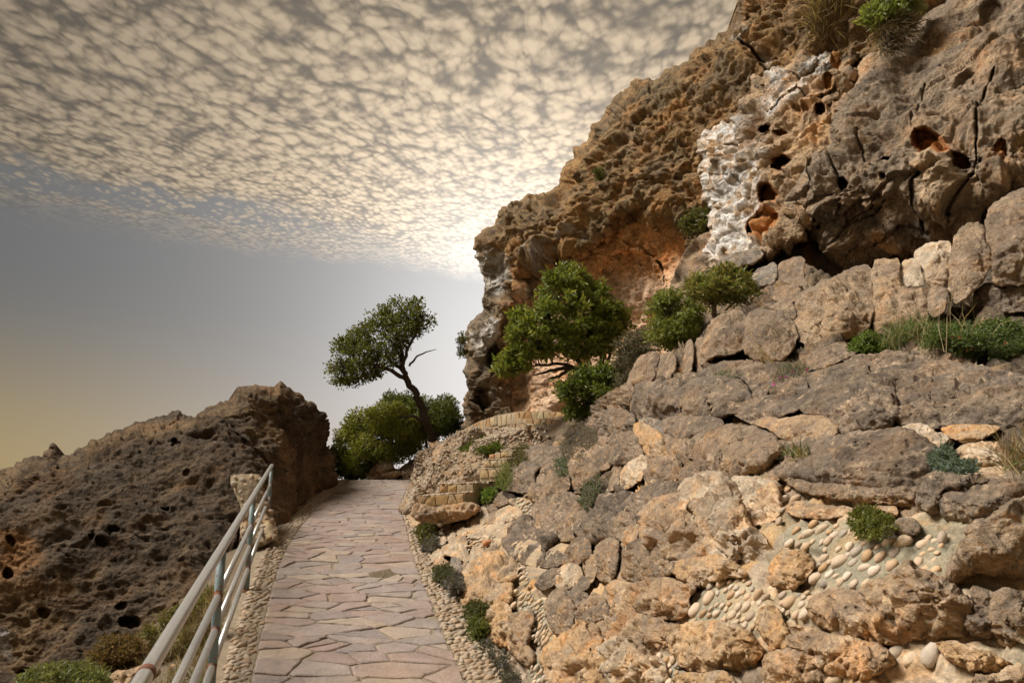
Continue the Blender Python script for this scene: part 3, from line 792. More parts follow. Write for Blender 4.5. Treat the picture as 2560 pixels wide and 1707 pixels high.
tongue = T3('F', [(1540, 1160), (1650, 1105), (1790, 1180), (1860, 1350), (1815, 1570), (1650, 1570), (1600, 1480), (1555, 1350)])
mass_cracks = [(T3('F', [(2110, 600), (2060, 700), (2000, 830), (1985, 1180), (1900, 1320), (1830, 1560)]), 7, 0.4), (T3('F', [(1500, 930), (1540, 750), (1600, 600)]), 5, 0.2), (T3('F', [(915, 1120), (940, 930), (1010, 780), (1110, 480)]), 9, 0.5),
    (T3('F', [(1100, 980), (1130, 1160), (1230, 1250)]), 6, 0.25), (T3('F', [(540, 1540), (690, 1380), (800, 1200), (890, 1170), (960, 1330), (1000, 1420)]), 8, 0.35), (T3('F', [(1540, 1300), (1560, 1500), (1600, 1600)]), 9, 0.5), (T3('F', [(1680, 70), (1600, 200), (1480, 280)]), 6, 0.25),
    (T3('G', [(630, 300), (700, 180)]), 5, 0.2), (T3('G', [(950, 300), (930, 420), (960, 520), (1180, 380), (1220, 300)]), 6, 0.2), (T3('G', [(760, 420), (780, 560)]), 12, 0.5), (T3('G', [(890, 690), (960, 530), (1200, 460), (1300, 300)]), 6, 0.22), (T3('G', [(1240, 660), (1420, 450), (1640, 400)]), 7, 0.22)]
mass_holes = hol('F', [(960, 1330, 40, 45, 0.4), (1325, 1190, 40, 48, 0.4), (2165, 1150, 60, 85, 0.16), (2020, 1195, 20, 25, 0.1), (1310, 1325, 25, 15, 0.2), (1920, 600, 80, 60, 0.10), (2120, 120, 100, 75, 0.12), (1850, 1190, 60, 80, 0.3)])
def mass_depth(U, V, sd):
    d = mass_d(U, V)
    d = d + 0.12 * ss(V - (1.0 * (U - 2330) * -0.35 + 430), -60, 40)       # the lower, broken storey stands back
    return d + 0.9 * (1 - np.sqrt(np.clip(1 - (1 - np.clip(sd / 40, 0, 1)) ** 2, 0, 1)))
def mass_disp(P, U, V, sd):
    lowpart = ss(V + (U - 2100) * 0.15, 350, 430)
    f1, c1 = facets(P, 0.8, 31, 0.35); f2, c2 = facets(P * np.array([1, 1, 0.8]), 2.4, 32, 0.28)
    f3, c3 = facets(P * np.array([1, 1, 1.3]), 1.5, 38, 0.3)
    d = f1 * 0.45 + f3 * 0.3 * (0.4 + 0.6 * lowpart) + fbm(P, 0.8, 6, 33, 0.58) * 0.30
    return d + (f2 * 0.5 - 0.05 * ss(c2, 0.14, 0)) * (0.10 + 0.90 * lowpart) + fbm(P, 2.4, 6, 34, 0.68) * (0.13 + 0.12 * lowpart) + fbm(P, 5, 3, 40, 0.6, True) * 0.04 + bedding(P, (0.45, 0.1, -0.88), 1.15, 93) * (0.05 + 0.08 * lowpart) - 0.09 * pits(P, 4.2, 5, 0.35) - 0.05 * pits(P, 8, 6, 0.4)
def mass_col(P, U, V, sd, N):
    n = fbm(P, 0.9, 4, 35); m = fbm(P, 3, 4, 36)
    c = lerp((0.225, 0.175, 0.125), (0.36, 0.255, 0.16), ss(n + m * 0.5, -0.1, 0.35))
    c = lerp(c, (0.42, 0.235, 0.085), ss(fbm(P * np.array([1, 1, 0.6]), 1.4, 4, 39), 0.22, 0.45) * 0.6)
    c = lerp(c, (0.135, 0.108, 0.085), ss(fbm(P, 1.2, 4, 37), 0.05, 0.35) * 0.65)
    c = lerp(c, (0.33, 0.23, 0.14), ss(V + (U - 2100) * 0.15, 400, 520) * ss(m, -0.15, 0.2) * 0.7)
    c = lerp(c, (0.44, 0.17, 0.04), ss(psd(mcave, U, V), -3, 6) * 0.9)
    c = lerp(c, (0.42, 0.31, 0.20), ss(psd(tongue, U, V), -3, 8) * 0.85)
    for (u, v, r, q, k) in mass_holes:
        if k in (0.16, 0.3):
            c = lerp(c, (0.46, 0.19, 0.05), ss(np.sqrt(((U - u) / r) ** 2 + ((V - v) / q) ** 2), 1.1, 0.6))
    c = lerp(c, (0.26, 0.25, 0.24), ss(psd(T3('F', [(1450, 1560), (1640, 1560), (1700, 1700), (1500, 1720)]), U, V), -5, 20) * 0.6)
    c = lerp(c, (0.45, 0.185, 0.04), ss(psd(T3('G', [(660, 610), (740, 600), (770, 680), (760, 800), (720, 890), (700, 720)]), U, V), -3, 6) * 0.85)
    return c
mc = relief('cliff', mass_poly, mass_depth, 'grey_cliff', mass_col, step=2.2, jag=7, dispfn=mass_disp, thick=4.0, seed=8, att=22, carve=lambda U, V: carve_holes(U, V, mass_holes) + carve_cracks(U, V, mass_cracks, 8) + 0.38 * ss(psd(mcave, U, V), -2, 14) - 0.16 * ss(psd(tongue, U, V), -4, 14))
tag(mc, 'grey overhanging cliff mass with a small rust lined cave', 'cliff', kind='structure')

back_poly = [(1700, 620), (1800, 560), (2000, 480), (2300, 420), (2660, 360), (2660, 820), (2300, 860), (2000, 880), (1800, 860), (1650, 820)]
back_d = tps([(1700, 650, 10.2), (2000, 550, 9.4), (2300, 500, 8.8), (2600, 450, 8.2), (1750, 820, 9.2), (2100, 850, 8.0), (2600, 800, 7.2)])
bk = relief('cliff', back_poly, lambda U, V, sd: back_d(U, V), 'grey_cliff', mass_col, step=5, jag=4, dispfn=lambda P, U, V, sd: facets(P, 1.5, 90)[0] * 0.5 + fbm(P, 1.5, 4, 91) * 0.3, thick=2.0, seed=9)
tag(bk, 'shaded rock at the back of the overhang', 'cliff', kind='structure')

# ------------------------------------------------------------------ slope and retaining wall bodies
slope_poly = D([(930, 1180), (935, 1110), (985, 1050), (1060, 985), (1180, 960), (1300, 950), (1420, 890), (1560, 800), (1640, 640), (1760, 580), (1860, 610), (1950, 660), (2080, 600), (2200, 560), (2460, 480), (2460, 1050), (2200, 1180), (1900, 1200), (1600, 1180), (1350, 1130), (1200, 1130), (1080, 1180), (980, 1210)])
def sd_depth(off, rnd=0.0, r=30):
    return lambda U, V, sd: slope_depth(U, V) + off + rnd * (1 - np.clip(sd / r, 0, 1)) ** 2
def slope_depth2(U, V, sd):
    up = ss(V + (U - 1700) * 0.12, 900, 850)
    return slope_depth(U, V) * (1 - up) + (np.maximum(block_depth(U, V), slope_depth(U, V)) + 0.35) * up + 0.05 * slope_depth(U, V)
def earth_disp(P, U, V, sd):
    s = np.clip(slope_depth(U, V) / 5, 0.35, 2)
    f1, c1 = facets(P, 2.4, 41); f2, c2 = facets(P, 6, 42)
    return (f1 * 0.3 + f2 * 0.4 + 0.07 * ss(c1, 0, 0.3) + 0.035 * ss(c2, 0, 0.3) + fbm(P, 2.5, 5, 43, 0.6) * 0.06 - 0.08) * np.minimum(s, 1.2)
def earth_col(P, U, V, sd, N):
    n = fbm(P, 1.5, 4, 44)
    c = lerp((0.16, 0.125, 0.09), (0.34, 0.25, 0.16), ss(n, -0.15, 0.3))
    return lerp(c, (0.40, 0.25, 0.12), ss(fbm(P, 2.2, 3, 45), 0.15, 0.4) * 0.6)
slope = relief('rocky_slope', slope_poly, slope_depth2, 'earth', earth_col, step=2.8, jag=5, dispfn=earth_disp, thick=1.5, seed=11, att=10)
tag(slope, 'rocky slope rising from the wall to the cliff', 'slope', kind='structure')

wall_poly = D([(925, 1190), (960, 1160), (1000, 1150), (1100, 1150), (1300, 1130), (1500, 1080), (1700, 1050), (1900, 1060), (2100, 1080), (2460, 1060), (2460, 1700), (1500, 1720), (1260, 1700), (1195, 1585), (1120, 1480), (1062, 1400), (1020, 1330), (985, 1275), (940, 1230)])
ZONES = [T3('B', [(550, 480), (600, 410), (750, 350), (1000, 360), (1300, 470), (1500, 480), (1480, 600), (1360, 740), (1150, 880), (960, 885), (740, 830), (720, 700), (850, 600), (700, 570), (560, 540)]),
    T3('B', [(1590, 450), (1770, 450), (1750, 600), (1710, 770), (1600, 760), (1500, 620)]),
    T3('B', [(20, 750), (220, 735), (380, 830), (475, 950), (385, 1180), (260, 1210), (40, 1130), (-160, 1190), (-190, 1080), (-60, 880)]),
    T3('B', [(490, 880), (750, 855), (805, 980), (780, 1090), (640, 1105), (505, 1040)]),
    T3('A', [(860, 380), (1010, 450), (1000, 560), (880, 565)]), T3('A', [(470, 660), (650, 690), (640, 780), (560, 870), (490, 790)]),
    T3('A', [(700, 780), (830, 820), (970, 940), (965, 1080), (880, 1010)]),
    T3('A', [(820, 1080), (1000, 1110), (1120, 1190), (1100, 1330), (1150, 1450), (1070, 1530), (970, 1460), (985, 1320), (880, 1260), (815, 1190)]),
    [(1318, 1652), (1362, 1648), (1392, 1680), (1404, 1715), (1330, 1720)], [(1638, 1632), (1692, 1632), (1706, 1715), (1618, 1720)],
    T3('A', [(600, 600), (720, 560), (700, 640), (620, 660)])]
ZSIZE = [29, 29, 25, 26, 14, 13, 15, 14, 17, 23, 12]
def wall_disp(P, U, V, sd):
    s = np.clip(slope_depth(U, V) / 5, 0.35, 1.0)
    z = np.full(U.shape, -99.0)
    for q in ZONES: z = np.maximum(z, psd(q, U, V))
    inz = ss(z, -4, 14)
    f1, c1 = facets(P, 7, 46); _, c2 = facets(P + 3, 13, 47)
    dome = 0.045 * ss(c1, 0.0, 0.35) + 0.02 * ss(c2, 0, 0.3) + f1 * 0.25 - 0.04
    return (dome * (1 - inz) + fbm(P, 7, 5, 47, 0.62) * (0.012 + 0.014 * (1 - inz))) * s - 0.02 * (1 - inz) * s
def wall_col(P, U, V, sd, N):
    n = fbm(P, 3, 4, 48)
    c = lerp((0.235, 0.215, 0.155), (0.34, 0.285, 0.195), ss(n, -0.2, 0.3))
    z = np.full(U.shape, -99.0)
    for q in ZONES: z = np.maximum(z, psd(q, U, V))
    _, _, hh, _ = worley(P, 7, 46)
    pal = np.array([(0.42, 0.31, 0.20), (0.30, 0.22, 0.15), (0.50, 0.40, 0.28), (0.22, 0.17, 0.12), (0.45, 0.29, 0.14), (0.34, 0.27, 0.20)])
    rub = pal[hh % 6]
    m = ss(z + 6 * n, 4, -8) * ss(fbm(P, 2.2, 3, 52), -0.45, -0.05)
    return c * (1 - m[:, None]) + rub * m[:, None]
rock_wall = empty('rock_wall', (0.0, 4.7, 0.5))
tag(rock_wall, 'low wall of rough stones and pebbles set in mortar beside the path', 'wall')
def part(o, parent):
    o.parent = parent; o.matrix_parent_inverse = parent.matrix_basis.inverted() if parent.type == 'EMPTY' else o.matrix_parent_inverse
    return o
mortar = relief('mortar', wall_poly, (lambda U, V, sd: slope_depth(U, V) * (1.008 + 0.012 * ss(slope_depth(U, V), 2.0, 5.0) + 0.035 * ss(slope_depth(U, V), 5.0, 7.0))), 'mortar', wall_col, step=2.8, jag=4, dispfn=wall_disp, thick=0.5, seed=12, att=6)
part(mortar, rock_wall)

# ------------------------------------------------------------------ stones
PAL = dict(dark=((0.165, 0.13, 0.10), (0.26, 0.195, 0.135)), brown=((0.25, 0.185, 0.13), (0.37, 0.26, 0.16)), tan=((0.40, 0.28, 0.17), (0.29, 0.215, 0.15)), cream=((0.54, 0.44, 0.32), (0.44, 0.32, 0.20)),
    orange=((0.45, 0.29, 0.15), (0.42, 0.32, 0.22)), pale=((0.52, 0.43, 0.32), (0.40, 0.30, 0.205)), grey=((0.22, 0.195, 0.165), (0.30, 0.245, 0.185)), block=((0.38, 0.275, 0.175), (0.29, 0.215, 0.15)))
SEED = [100]
def stone(poly, kind, bulge=0.35, off=0.0, name='stone', parent=None, mat=None, field=None, facet=1.0, weather=None, cracks=(), holes=(), soft=2.2, tilt=0.35, grow=1.07, round_=False):
    SEED[0] += 1; sdn = SEED[0]
    p = np.array(poly, float); field = field or slope_depth
    p = p.mean(0) + (p - p.mean(0)) * grow; poly = p
    ext = np.ptp(p, axis=0); cu, cv = p.mean(0)
    d0 = float(field(np.array([cu]), np.array([cv]))[0])
    size = min(ext) * d0 / F_PX                      # metres, smaller extent
    big = max(ext) * d0 / F_PX
    b = max(bulge * size * 1.35, 0.006 * d0)
    R = max(5.0, (0.50 if round_ else 0.27) * min(ext))
    rk = np.random.default_rng(sdn * 7 + 1)
    planes = [(rk.uniform(0, 6.28), rk.uniform(0.35, 1.1), rk.uniform(0.72, 1.1)) for _ in range(5 if round_ else 10)]
    seams = []
    if max(ext) > 70:
        for _ in range(2 if round_ else 4):
            a0 = rk.uniform(0, 6.28); off2 = rk.normal(0, 0.22, 2) * ext; dv2 = np.array([math.cos(a0), math.sin(a0)]) * ext * rk.uniform(0.3, 0.62)
            seams.append(([tuple(np.array([cu, cv]) + off2 + dv2 * t) for t in (-1, -0.3, 0.4, 1)], rk.uniform(4, 7), 0.05 * size))
    def dep(U, V, sd):
        t = np.clip(sd / R, 0, 1)
        prof = (1 - (1 - t) ** (2.0 if round_ else soft)) ** (0.5 if round_ else 0.6)
        xx, yy = (U - cu) / (ext[0] / 2), (V - cv) / (ext[1] / 2)
        for th, g, c0 in planes:
            prof = np.minimum(prof, c0 - g * (math.cos(th) * xx + math.sin(th) * yy) + 0.12 * g)
        prof = np.maximum(prof, 0.0 * t)
        return field(U, V) + off + 0.10 * b - 1.4 * b * prof + tilt * size * ((cv - V) / ext[1]) * (0.8 + 1.0 * np.abs(cv - V) / ext[1]) + carve_cracks(U, V, cracks, sdn) + (carve_cracks(U, V, seams, sdn + 9) if seams else 0)
    fq = 1.7 / max(size, 0.05)
    def disp(P, U, V, sd):
        f1, c1 = facets(P, fq, sdn); f2, c2 = facets(P, fq * 2.7, sdn + 1)
        q = P * np.array([1, 1, 1.3])
        return size * 0.0 + facet * (f1 * 0.30 + f2 * 0.55) + fbm(q, fq * 0.7, 3, sdn + 5, 0.5) * size * (0.16 if round_ else 0.05) + fbm(q, fq * 1.4, 6, sdn, 0.64) * size * 0.085 + fbm(q, fq * 6, 3, sdn + 2, 0.6, True) * size * 0.018 - facet * 0.03 * size * ss(c1, 0.14, 0) - 0.05 * size * pits(P, fq * 3.5, sdn, 0.3)
    ca, cb = PAL[kind]
    wth = weather if weather is not None else (0.6 if kind in ('brown', 'block') else 0.3 if kind in ('tan', 'pale', 'cream') else 0.15 if kind == 'orange' else 0.3)
    def colf(P, U, V, sd, N):
        n = fbm(P, fq * 0.8, 4, sdn + 3); m = fbm(P, fq * 2.5, 4, sdn + 4)
        c = lerp(ca, cb, ss(n + 0.4 * m, -0.2, 0.35))
        c = lerp(c, (0.165, 0.135, 0.105), ss(N[:, 2] + 0.6 * m + 0.35 * n, 0.25, 0.75) * wth)
        c = lerp(c, (0.42, 0.25, 0.11), ss(-N[:, 2] + 0.8 * n, 0.10, 0.5) * (0.6 if kind != 'dark' else 0.25))
        return c
    st = 2.3 if max(ext) > 60 else 1.8
    o = relief(name, poly, dep, mat or ('boulder' if kind in ('dark', 'brown', 'block', 'grey') else 'wall_stone'), colf, step=st, jag=min(6.0, 0.045 * min(ext) + 1.2), dispfn=disp, thick=min(0.7, size * 0.9) + 0.05, seed=sdn, att=max(4, R * 0.3), shrink=0.7, noise_scale=0.03, smooth_poly=2 if round_ else 1)
    if parent is not None: part(o, parent)
    return o

WALL = [('A', [(490, 500), (560, 470), (640, 500), (650, 560), (600, 620), (540, 632), (480, 600), (460, 550)], 'cream'),
    ('A', [(730, 510), (800, 480), (890, 490), (905, 540), (840, 575), (790, 600), (740, 645), (710, 610), (735, 560)], 'cream'),
    ('A', [(415, 610), (470, 588), (502, 640), (482, 690), (430, 682)], 'cream'), ('A', [(350, 650), (385, 625), (415, 650), (412, 740), (365, 738)], 'cream'),
    ('A', [(310, 790), (380, 742), (440, 740), (492, 800), (492, 872), (440, 865), (380, 835), (320, 830)], 'cream'), ('A', [(215, 810), (265, 775), (325, 810), (320, 890), (250, 888)], 'cream'),
    ('A', [(280, 900), (320, 868), (380, 890), (378, 950), (320, 940)], 'tan'), ('A', [(380, 860), (430, 850), (460, 900), (455, 970), (395, 965)], 'grey'), ('A', [(458, 930), (490, 880), (525, 920), (515, 980), (470, 975)], 'tan'),
    ('A', [(525, 830), (560, 780), (625, 790), (620, 860), (585, 905), (535, 895)], 'cream'), ('A', [(640, 690), (720, 640), (800, 600), (890, 600), (880, 640), (790, 690), (740, 700), (650, 740)], 'cream'),
    ('A', [(660, 720), (740, 690), (810, 690), (770, 770), (700, 795), (655, 765)], 'brown'),
    ('A', [(890, 600), (960, 550), (1005, 610), (1015, 690), (1060, 655), (1135, 650), (1145, 700), (1105, 780), (1065, 865), (1010, 912), (945, 880), (850, 825), (825, 775), (780, 745), (800, 690)], 'dark'),
    ('A', [(1010, 490), (1080, 432), (1200, 388), (1300, 400), (1362, 470), (1330, 545), (1270, 605), (1180, 645), (1090, 645), (1022, 672), (1000, 580)], 'brown'),
    ('A', [(1165, 650), (1235, 598), (1292, 600), (1285, 670), (1305, 705), (1220, 728), (1180, 705)], 'brown'), ('A', [(1285, 650), (1335, 520), (1390, 460), (1402, 480), (1365, 570), (1335, 660)], 'cream'),
    ('A', [(1400, 430), (1500, 388), (1610, 410), (1690, 388), (1782, 440), (1792, 520), (1760, 612), (1690, 692), (1620, 702), (1540, 682), (1500, 722), (1400, 692), (1340, 642), (1360, 560)], 'dark'),
    ('A', [(1225, 870), (1280, 760), (1340, 700), (1392, 720), (1422, 800), (1392, 872), (1330, 902), (1228, 898)], 'brown'), ('A', [(596, 870), (660, 828), (740, 818), (815, 868), (872, 930), (835, 992), (772, 1052), (700, 1042), (640, 1002), (608, 940)], 'orange'),
    ('A', [(480, 1010), (545, 918), (622, 915), (645, 1008), (702, 1050), (780, 1042), (812, 1060), (806, 1185), (740, 1172), (664, 1185), (634, 1225), (580, 1175), (482, 1185), (500, 1100), (538, 1080)], 'orange'),
    ('A', [(628, 1250), (680, 1200), (780, 1198), (832, 1270), (804, 1340), (834, 1400), (804, 1488), (720, 1478), (662, 1435), (640, 1335)], 'orange'),
    ('A', [(798, 1335), (880, 1280), (972, 1270), (1000, 1330), (972, 1420), (962, 1500), (1012, 1575), (960, 1640), (880, 1580), (826, 1500)], 'tan'),
    ('A', [(1096, 1195), (1160, 1118), (1222, 1128), (1284, 1210), (1294, 1290), (1272, 1382), (1200, 1404), (1140, 1372), (1108, 1280)], 'brown'), ('A', [(1218, 1125), (1290, 1098), (1392, 1108), (1404, 1162), (1330, 1195), (1240, 1175)], 'dark'),
    ('A', [(1278, 1215), (1390, 1192), (1432, 1138), (1502, 1148), (1554, 1250), (1522, 1312), (1410, 1352), (1340, 1332), (1280, 1275)], 'brown'),
    ('A', [(1560, 1200), (1600, 1060), (1680, 1038), (1790, 1072), (1860, 1028), (1960, 1018), (2080, 1058), (2152, 1080), (2112, 1150), (2122, 1240), (2062, 1284), (1960, 1298), (1880, 1272), (1790, 1262), (1700, 1284), (1610, 1292), (1560, 1250)], 'tan'),
    ('A', [(1685, 960), (1698, 830), (1750, 758), (1860, 738), (1932, 800), (2042, 890), (2052, 950), (1960, 1002), (1830, 1032), (1760, 1002)], 'brown'),
    (None, [(1712, 1240), (1740, 1212), (1777, 1200), (1815, 1212), (1838, 1235), (1852, 1262), (1862, 1300), (1905, 1350), (1923, 1397), (1885, 1425), (1845, 1414), (1800, 1388), (1768, 1372), (1755, 1330), (1735, 1300), (1714, 1270)], 'pale'),
    (None, [(1611, 1292), (1630, 1265), (1675, 1255), (1714, 1240), (1724, 1280), (1747, 1310), (1764, 1345), (1792, 1384), (1717, 1404), (1663, 1400), (1627, 1360), (1613, 1326)], 'tan'),
    ('B', [(140, 90), (250, 38), (400, 58), (502, 100), (492, 180), (522, 230), (482, 300), (420, 362), (300, 352), (232, 270), (205, 190)], 'pale'),
    (None, [(1662, 1402), (1720, 1406), (1788, 1386), (1852, 1428), (1845, 1443), (1780, 1446), (1765, 1468), (1710, 1447)], 'orange'), ('A', [(2148, 990), (2182, 958), (2254, 1020), (2254, 1062), (2190, 1078), (2158, 1040)], 'tan'),
    ('A', [(1535, 1335), (1620, 1300), (1700, 1288), (1790, 1300), (1900, 1318), (2052, 1400), (2098, 1500), (2082, 1562), (1990, 1590), (1850, 1575), (1720, 1545), (1650, 1505), (1580, 1452), (1528, 1390)], 'tan'),
    (None, [(1388, 1612), (1430, 1588), (1470, 1565), (1497, 1600), (1502, 1640), (1542, 1680), (1522, 1730), (1440, 1735), (1380, 1690), (1368, 1640)], 'orange'), (None, [(1500, 1612), (1560, 1598), (1602, 1642), (1642, 1650), (1662, 1692), (1640, 1730), (1540, 1735), (1510, 1662)], 'cream'),
    ('A', [(1045, 905), (1100, 818), (1180, 798), (1224, 850), (1204, 905), (1120, 915)], 'dark'), ('A', [(1025, 1045), (1080, 968), (1160, 938), (1194, 960), (1152, 1055), (1090, 1095)], 'dark'),
    ('A', [(1175, 955), (1250, 908), (1330, 918), (1362, 980), (1312, 1062), (1220, 1095), (1168, 1030)], 'cream'), ('A', [(1225, 1085), (1280, 1008), (1340, 978), (1404, 1020), (1404, 1085), (1320, 1105)], 'dark'),
    ('A', [(1368, 900), (1430, 828), (1474, 860), (1474, 950), (1432, 1045), (1400, 1000)], 'tan'), ('A', [(1466, 850), (1500, 758), (1570, 728), (1644, 760), (1624, 860), (1614, 960), (1560, 1005), (1490, 985)], 'brown'),
    ('A', [(1665, 730), (1680, 660), (1750, 618), (1785, 640), (1762, 725), (1692, 765)], 'tan'), ('A', [(1778, 490), (1862, 468), (1842, 540), (1822, 604), (1780, 592)], 'orange'),
    (None, [(1697, 1580), (1740, 1566), (1800, 1562), (1858, 1580), (1868, 1605), (1892, 1628), (1862, 1660), (1840, 1682), (1805, 1690), (1772, 1672), (1725, 1668), (1700, 1635)], 'orange'), ('B', [(0, 1505), (90, 1482), (152, 1540), (142, 1640), (0, 1660), (-200, 1650), (-240, 1500)], 'orange'),
    ('B', [(798, 995), (880, 918), (1000, 888), (1110, 928), (1194, 970), (1284, 1080), (1434, 1200), (1384, 1264), (1270, 1284), (1130, 1244), (980, 1194), (880, 1134), (806, 1062)], 'tan'),
    ('B', [(1165, 890), (1260, 838), (1400, 788), (1480, 690), (1530, 700), (1560, 760), (1700, 798), (1794, 870), (1904, 980), (1914, 1130), (1874, 1184), (1680, 1184), (1540, 1214), (1400, 1184), (1310, 1104), (1200, 970)], 'tan'),
    ('B', [(595, 1215), (700, 1178), (830, 1198), (990, 1248), (1180, 1268), (1284, 1340), (1294, 1412), (1200, 1484), (1050, 1524), (930, 1504), (850, 1462), (720, 1372), (618, 1284)], 'tan'),
    ('B', [(425, 1385), (560, 1328), (700, 1368), (834, 1440), (834, 1532), (700, 1590), (500, 1620), (428, 1500)], 'tan'), ('B', [(1715, 1290), (1820, 1268), (2000, 1318), (2200, 1398), (2224, 1450), (2100, 1504), (2000, 1484), (1850, 1424)], 'orange'),
    ('B', [(2105, 1000), (2180, 898), (2300, 918), (2460, 960), (2460, 1350), (2300, 1304), (2160, 1224)], 'brown'), ('B', [(1955, 850), (2090, 878), (2154, 960), (2090, 1014), (2000, 984)], 'brown'), ('B', [(1900, 1050), (1980, 990), (2100, 1020), (2150, 1160), (2060, 1220), (1930, 1180)], 'dark'),
    ('B', [(1990, 1505), (2150, 1510), (2260, 1440), (2460, 1480), (2460, 1680), (1940, 1680)], 'tan'), ('B', [(465, 705), (530, 618), (620, 578), (744, 650), (724, 762), (650, 824), (560, 854), (488, 792)], 'orange'),
    ('B', [(605, 300), (640, 215), (760, 228), (900, 248), (1034, 248), (1004, 302), (900, 326), (780, 326)], 'tan'), ('B', [(1365, 400), (1420, 338), (1540, 348), (1564, 420), (1500, 464), (1400, 444)], 'brown'),
    ('B', [(380, 1040), (440, 990), (520, 1060), (560, 1160), (600, 1260), (480, 1330), (420, 1240), (360, 1130)], 'orange'), ('A', [(170, 520), (290, 450), (420, 480), (460, 540), (400, 590), (330, 640), (290, 600), (190, 600)], 'tan'), ('A', [(480, 440), (600, 430), (720, 470), (700, 520), (640, 495), (560, 468)], 'brown'),
    ('A', [(300, 640), (350, 600), (420, 590), (430, 640), (350, 670)], 'tan'), ('A', [(500, 640), (600, 620), (650, 660), (600, 700), (520, 690)], 'cream'), ('A', [(620, 540), (700, 520), (720, 580), (650, 600)], 'tan'), ('A', [(250, 690), (330, 680), (350, 740), (270, 770)], 'cream'), ('A', [(420, 700), (480, 690), (500, 750), (470, 800), (430, 770)], 'tan'), ('A', [(640, 790), (700, 770), (720, 820), (660, 840)], 'tan'), ('A', [(880, 560), (920, 540), (960, 560), (900, 610)], 'orange'),
    ('A', [(1020, 300), (1100, 180), (1190, 165), (1250, 260), (1240, 340), (1180, 390), (1080, 430), (1020, 420), (985, 350)], 'brown'), ('A', [(540, 400), (640, 330), (740, 370), (800, 420), (720, 470), (600, 430)], 'brown')]
for crop, pts, kind in WALL:
    stone(T3(crop, pts) if crop else pts, kind, parent=rock_wall, bulge=0.33 if kind not in ('orange',) else 0.36, grow=1.25, tilt=-0.5)

# loose natural boulders and blocks above the wall
def boulder(crop, pts, kind, label, cat='boulder', group='boulders on the slope', nm='boulder', **kw):
    kw = {**dict(bulge=0.6, tilt=-0.9, grow=1.17, soft=2.6, round_=('facet' in kw and kw['facet'] <= 0.6 and nm == 'boulder')), **(dict(grow=1.05, tilt=-0.25) if nm == 'rock_block' else {}), **kw}
    o = stone(T3(crop, pts), kind, name=nm, **kw)
    return tag(o, label, cat, group)
def slope_stone(crop, pts, kind, **kw):
    kw = {**dict(bulge=0.55, tilt=-0.7, grow=1.24, soft=2.4), **kw}
    return stone(T3(crop, pts), kind, name='stone', parent=slope, **kw)
boulder('E', [(545, 430), (590, 320), (660, 290), (800, 300), (872, 360), (884, 480), (862, 552), (720, 565), (600, 565), (548, 500)], 'dark', 'round dark grey boulder left of the cracked round boulder', facet=0.6)
boulder('E', [(878, 450), (910, 360), (1010, 290), (1110, 258), (1250, 258), (1382, 310), (1404, 400), (1342, 492), (1240, 524), (1160, 552), (1000, 558), (890, 545)], 'dark', 'wide round boulder split by a zigzag crack', facet=0.6, cracks=[(T3('E', [(1115, 360), (1110, 430), (1160, 500)]), 4, 0.12)])
boulder('E', [(775, 590), (860, 543), (1000, 555), (1130, 548), (1214, 600), (1160, 655), (1060, 692), (960, 722), (870, 702), (798, 662)], 'dark', 'dark oval boulder with smooth rounded underside', facet=0.5)
boulder('E', [(1330, 500), (1420, 430), (1560, 393), (1700, 398), (1804, 430), (1762, 500), (1640, 545), (1520, 574), (1400, 574)], 'dark', 'long low boulder leaning right behind the tan split stone', facet=0.7)
boulder('E', [(1600, 250), (1700, 228), (1800, 238), (1854, 300), (1812, 402), (1720, 402), (1620, 382), (1538, 350)], 'dark', 'small dark boulder with a tan lip below the pink flowers', facet=0.8)
boulder('E', [(1440, 605), (1560, 558), (1730, 562), (1860, 540), (1980, 560), (2054, 620), (2064, 692), (1920, 734), (1760, 734), (1640, 684), (1580, 622)], 'tan', 'smooth orange tan boulder wedged under the huge grey one', weather=0.1, facet=0.6)
boulder('E', [(1026, 720), (1130, 658), (1290, 628), (1450, 640), (1600, 720), (1644, 790), (1582, 850), (1552, 922), (1440, 984), (1320, 1014), (1200, 1014), (1050, 892), (1018, 800)], 'brown', 'big brown boulder with a curved crack down its face', facet=0.6, cracks=[(T3('E', [(1400, 700), (1230, 790), (1205, 880), (1225, 1000)]), 3.5, 0.08)])
boulder('E', [(772, 780), (800, 680), (880, 720), (1024, 720), (1024, 842), (960, 862), (840, 852)], 'brown', 'squarish brown boulder under the dark oval boulder')
boulder('C', [(436, 1030), (500, 948), (620, 918), (800, 920), (1000, 880), (1200, 850), (1400, 838), (1530, 898), (1620, 978), (1724, 940), (1694, 1060), (1664, 1160), (1560, 1244), (1380, 1294), (1180, 1274), (1000, 1244), (800, 1214), (640, 1194), (520, 1154), (448, 1100)], 'dark', 'massive dark oval boulder with pale lichen spots above the pebbled mortar', bulge=0.42, facet=0.6)
boulder('C', [(1395, 830), (1560, 778), (1680, 838), (1784, 870), (1754, 932), (1650, 975), (1560, 912)], 'pale', 'pale angular slab on the right shoulder of the massive boulder', weather=0.0)
boulder('C', [(686, 595), (770, 528), (900, 508), (1000, 488), (1130, 448), (1300, 418), (1345, 560), (1374, 660), (1334, 762), (1250, 834), (1100, 854), (980, 854), (930, 782), (870, 722), (740, 692)], 'dark', 'huge grey boulder with a square overhanging nose', bulge=0.45, facet=0.7)
boulder('C', [(1300, 418), (1420, 368), (1600, 348), (1780, 338), (2000, 378), (2200, 418), (2470, 470), (2470, 770), (2250, 794), (2050, 804), (1800, 794), (1600, 774), (1400, 744), (1364, 660), (1334, 540)], 'dark', 'huge lichen blotched boulder reaching the right edge below the herbs', bulge=0.38, facet=0.7, cracks=[(T3('C', [(1690, 340), (1660, 470), (1645, 620)]), 4, 0.07)])
